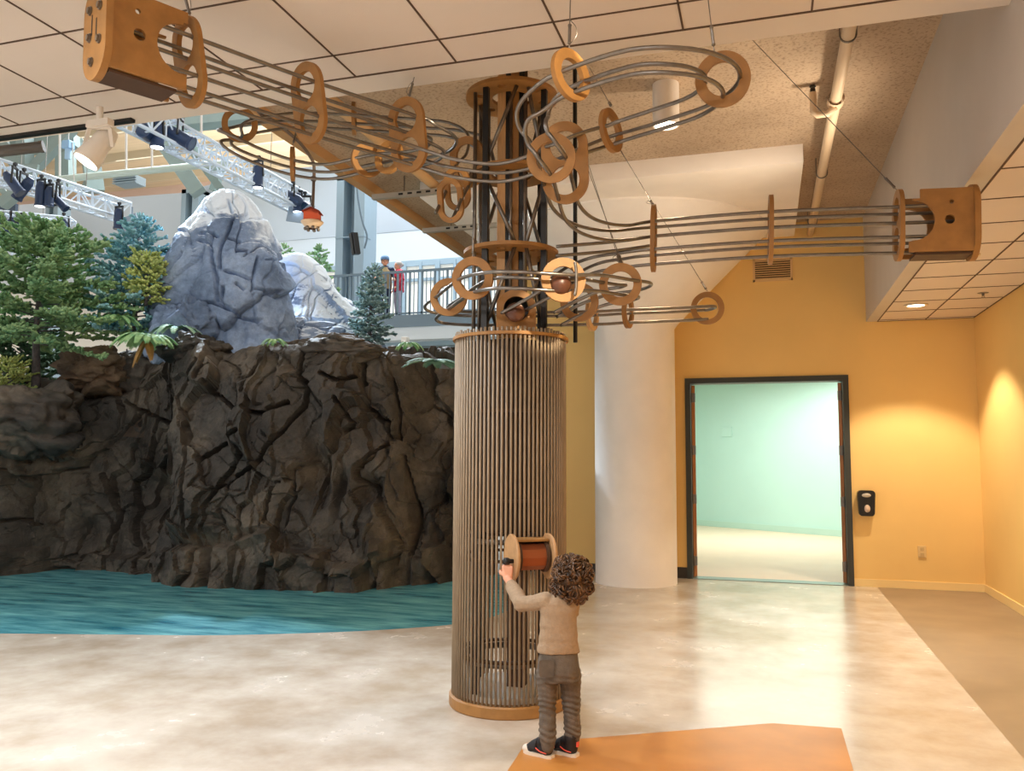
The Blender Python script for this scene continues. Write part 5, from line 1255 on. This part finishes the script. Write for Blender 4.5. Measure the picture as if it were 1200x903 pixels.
# --- the two visitors on the gallery
def adult(label, base, H, fang, top_m, leg_m, hair_c, hat=None, vest=None, arm='rail', boots=None):
    """fang: facing, 0 = towards the viewer, positive = turned to picture left"""
    k = H / 1.72; base = Vector(base); fd = (-HF * math.cos(fang) - HR * math.sin(fang)).normalized(); fs = fd.cross(Zv).normalized()
    t = thing('person', label, 'person', base, None)
    def W(x, y, z): return base + (fs * x + fd * y) * k + Zv * (z * k)
    hd_ = W(0, .03, 1.58)
    ha = [W(.24, .28, 1.08), W(-.24, .28, 1.08)] if arm == 'rail' else [W(.22, .1, .85), W(-.2, .16, .9)]
    el = [W(.3, .0, 1.14), W(-.3, .0, 1.14)] if arm == 'rail' else [W(.27, -.05, 1.12), W(-.27, -.02, 1.12)]
    bm = B(); loft(bm, [(W(0, 0, .9), .16, .11), (W(0, 0, 1.1), .145, .1), (W(0, 0, 1.3), .17, .11), (W(0, 0, 1.4), .17, .09), (W(0, 0, 1.46), .07, .06)], fs, fd)
    cap(bm, W(0, 0, 1.42), hd_, .055 * k, .05 * k); head(bm, hd_, fd, fs, 1.35 * k)
    for i, sg in enumerate((1, -1)):
        chain(bm, [W(sg * .19, 0, 1.38), el[i], ha[i]], [.05 * k, .04 * k, .03 * k]); chain(bm, [W(sg * .09, 0, .9), W(sg * .1, .02, .5), W(sg * .1, -.01, .09), W(sg * .11, .14, .04)], [.085 * k, .06 * k, .042 * k, .035 * k])
        hand(bm, ha[i], ha[i] + (fd * .1 - Zv * .05), -Zv, None, 1.6 * k, -sg)
    fuse('body', bm, .011, skin, t, 2); eyes(hd_, fd, fs, 1.35 * k, t)
    bm = B(); loft(bm, [(W(0, 0, .8), .2, .15), (W(0, 0, 1.0), .185, .14), (W(0, 0, 1.25), .2, .145), (W(0, 0, 1.4), .19, .12), (W(0, 0, 1.47), .085, .075)], fs, fd)
    for i, sg in enumerate((1, -1)): chain(bm, [W(sg * .18, 0, 1.38), el[i], ha[i].lerp(el[i], .18)], [.075 * k, .065 * k, .05 * k])
    fuse('jacket', bm, .012, top_m, t, 2, fold(.012, 14, 2))
    if vest:
        bm = B(); loft(bm, [(W(0, .02, .82), .2, .155), (W(0, .02, 1.1), .195, .15), (W(0, .02, 1.3), .17, .15), (W(0, .02, 1.42), .1, .11)], fs, fd); fuse('vest', bm, .012, vest, t, 2)
    bm = B(); loft(bm, [(W(0, 0, .98), .165, .125), (W(0, 0, .86), .18, .135), (W(0, 0, .8), .16, .12)], fs, fd)
    for sg in (1, -1): chain(bm, [W(sg * .09, 0, .86), W(sg * .1, .02, .5), W(sg * .1, -.01, .1)], [.1 * k, .078 * k, .065 * k])
    fuse('trousers', bm, .012, leg_m, t, 2, fold(.01, 10, 5))
    for sg in (1, -1):
        bm = B(); cap(bm, W(sg * .1, -.03, .05), W(sg * .12, .17, .04), .05 * k, .042 * k)
        if boots: cap(bm, W(sg * .1, -.01, .06), W(sg * .1, .0, .34), .06 * k, .07 * k)
        fuse('shoe', bm, .01, boots or shoe_b, t, 2)
    bm = B(); ball(bm, hd_ + Zv * .03 * k - fd * .025 * k, .115 * k, (.95, 1.0, .98), 20)
    bmesh.ops.bisect_plane(bm, geom=bm.verts[:] + bm.edges[:] + bm.faces[:], plane_co=hd_ + fd * .04 * k, plane_no=(fd - Zv * .75).normalized(), clear_outer=True)
    if not hat: ball(bm, hd_ - fd * .13 * k + Zv * .03 * k, .05 * k, seg=12)
    obj('hair', bm, hair_c, t, True)
    if hat:
        bm = B(); lathe(bm, [(.118 * k, 0), (.122 * k, .05 * k), (.1 * k, .1 * k), (.05 * k, .125 * k), (.0001, .13 * k)], hd_ + Zv * .045 * k, 24)
        plate(bm, [[(.1 * k * math.cos(q), .1 * k * math.sin(q) + .08 * k) for q in [PI * j / 12 for j in range(13)]]], hd_ + Zv * .05 * k, fs, fd, .012 * k); obj('cap', bm, hat, t, True)
    return t
navy = mat('navy_jacket', (46, 62, 92), .7); khaki = mat('khaki_vest', (176, 158, 120), .8); jean = mat('dark_jeans', (44, 54, 78), .8)
adult('man in a blue cap, khaki vest and navy jacket leaning on the gallery railing', (PY(450, 350, 20.5).x, 20.52, MZ), 1.74, -.15, navy, jean, mat('hair_grey', (120, 112, 104), .6), hat=mat('blue_cap', (96, 132, 168), .7), vest=khaki)
adult('grey-haired woman in a red puffer jacket looking left over the gallery railing', (PY(466, 350, 20.55).x, 20.6, MZ), 1.62, 1.1, mat('red_puffer', (204, 36, 66), .5), mat('lilac_trousers', (188, 178, 196), .8), mat('hair_silver', (176, 172, 168), .6), arm='down', boots=mat('dark_boots', (58, 50, 56), .6))

#@@LIGHT
# ================================================================== light
w = bpy.data.worlds.new('world'); sc.world = w; w.use_nodes = True
w.node_tree.nodes['Background'].inputs['Color'].default_value = (1.0, .965, .93, 1); w.node_tree.nodes['Background'].inputs['Strength'].default_value = 1.0
warm = (1, .83, .62); cool = (.78, .89, 1)
for x, y in RL: light('downlight', 'SPOT', (x, y, SZ - .03), 190, warm, .05, None, (x, y, 0), math.radians(100), .35)
for y in (4.6, 2.2): light('downlight', 'SPOT', (1.51, y, SZ - .03), 110, warm, .05, None, (1.51, y, 0), math.radians(100), .35)
light('can_lamp', 'SPOT', CANL + Vector((0, 0, .02)), 160, (1, .76, .48), .06, None, CANL - Vector((0, 0, 3)), math.radians(110), .4)
light('track_and_fill_spot', 'SPOT', SPOTC + SPOTD * .14, 220, (.76, .88, 1), .06, None, SPOTC + SPOTD * 3, math.radians(110), .8)
for x, ty in ((-6.2, 4.2), (-8.2, 4.0), (-2.6, 3.6)): light('track_and_fill_spot', 'SPOT', (x, 4.2, 3.45), 195, (.76, .88, 1), .06, None, (x + .3, ty - .4, 0), math.radians(110), .8)  # added spots without fixtures, to brighten the left floor
light('mint_lamp', 'AREA', (-.1, 15.2, 3.0), 165, (1, .97, .88), 3.5, 2.5, (-.1, 15.2, 0))
light('hall_skylight', 'AREA', (-11, 19, 16.2), 6500, (.82, .91, 1), 14, 12, (-7, 9, 0))
light('hall_skylight_far', 'AREA', (-22, 28, 16.2), 2600, (.86, .93, 1), 18, 12, (-22, 28, 0))
light('hall_roof_fill', 'AREA', (-16, 32, 9), 2600, (1, .97, .92), 10, 5, (-16, 32, 20))  # added fill with no fixture, brightens the roof and far wall
light('stage_beam', 'SPOT', PZ(211, 161, TZ - .6), 2600, (.7, .85, 1), .1, None, PY(262, 260, 10), math.radians(40), .6)
light('stage_beam', 'SPOT', PZ(302, 207, TZ - .6), 2200, (.7, .85, 1), .1, None, PY(380, 350, 11.2), math.radians(40), .6)
light('stage_beam', 'SPOT', PZ(47, 229, TZ - .6), 1500, (.8, .9, 1), .1, None, PY(60, 340, 8.8), math.radians(45), .6)
for x, y in ((-3.2, 1.2), (-.6, .6), (-5.8, 1.0)): light('near_room_lamp', 'AREA', (x, y, TC - .06), 85, (1, .96, .91), .6, .6, (x, y, 0))
for tgt, src, pw in ((F2, (.5, 1.9, 3.5), 700), (P(669, 88, 3.74), (.9, 1.6, 3.3), 330), (P(430, 188, 5.5), (1.0, 2.4, 3.3), 800)):
    light('gallery_spot', 'SPOT', src, pw, (1, .84, .6), .02, None, tgt, math.radians(6.5), .4)
light('floor_bounce_fill', 'SPOT', (1.0, 6.6, 3.0), 110, warm, .1, None, (-1.2, 6.8, 4.3), math.radians(120), .8)  # added fill imitating warm floor bounce on the concrete ceiling
vs = sc.view_settings; vs.view_transform = 'Standard'; vs.look = 'None'; vs.gamma = 1; vs.exposure = 0.08
try: vs.use_curve_mapping = False
except Exception: pass
sc.cycles.use_denoising = True; sc.cycles.max_bounces = 8; sc.cycles.diffuse_bounces = 5
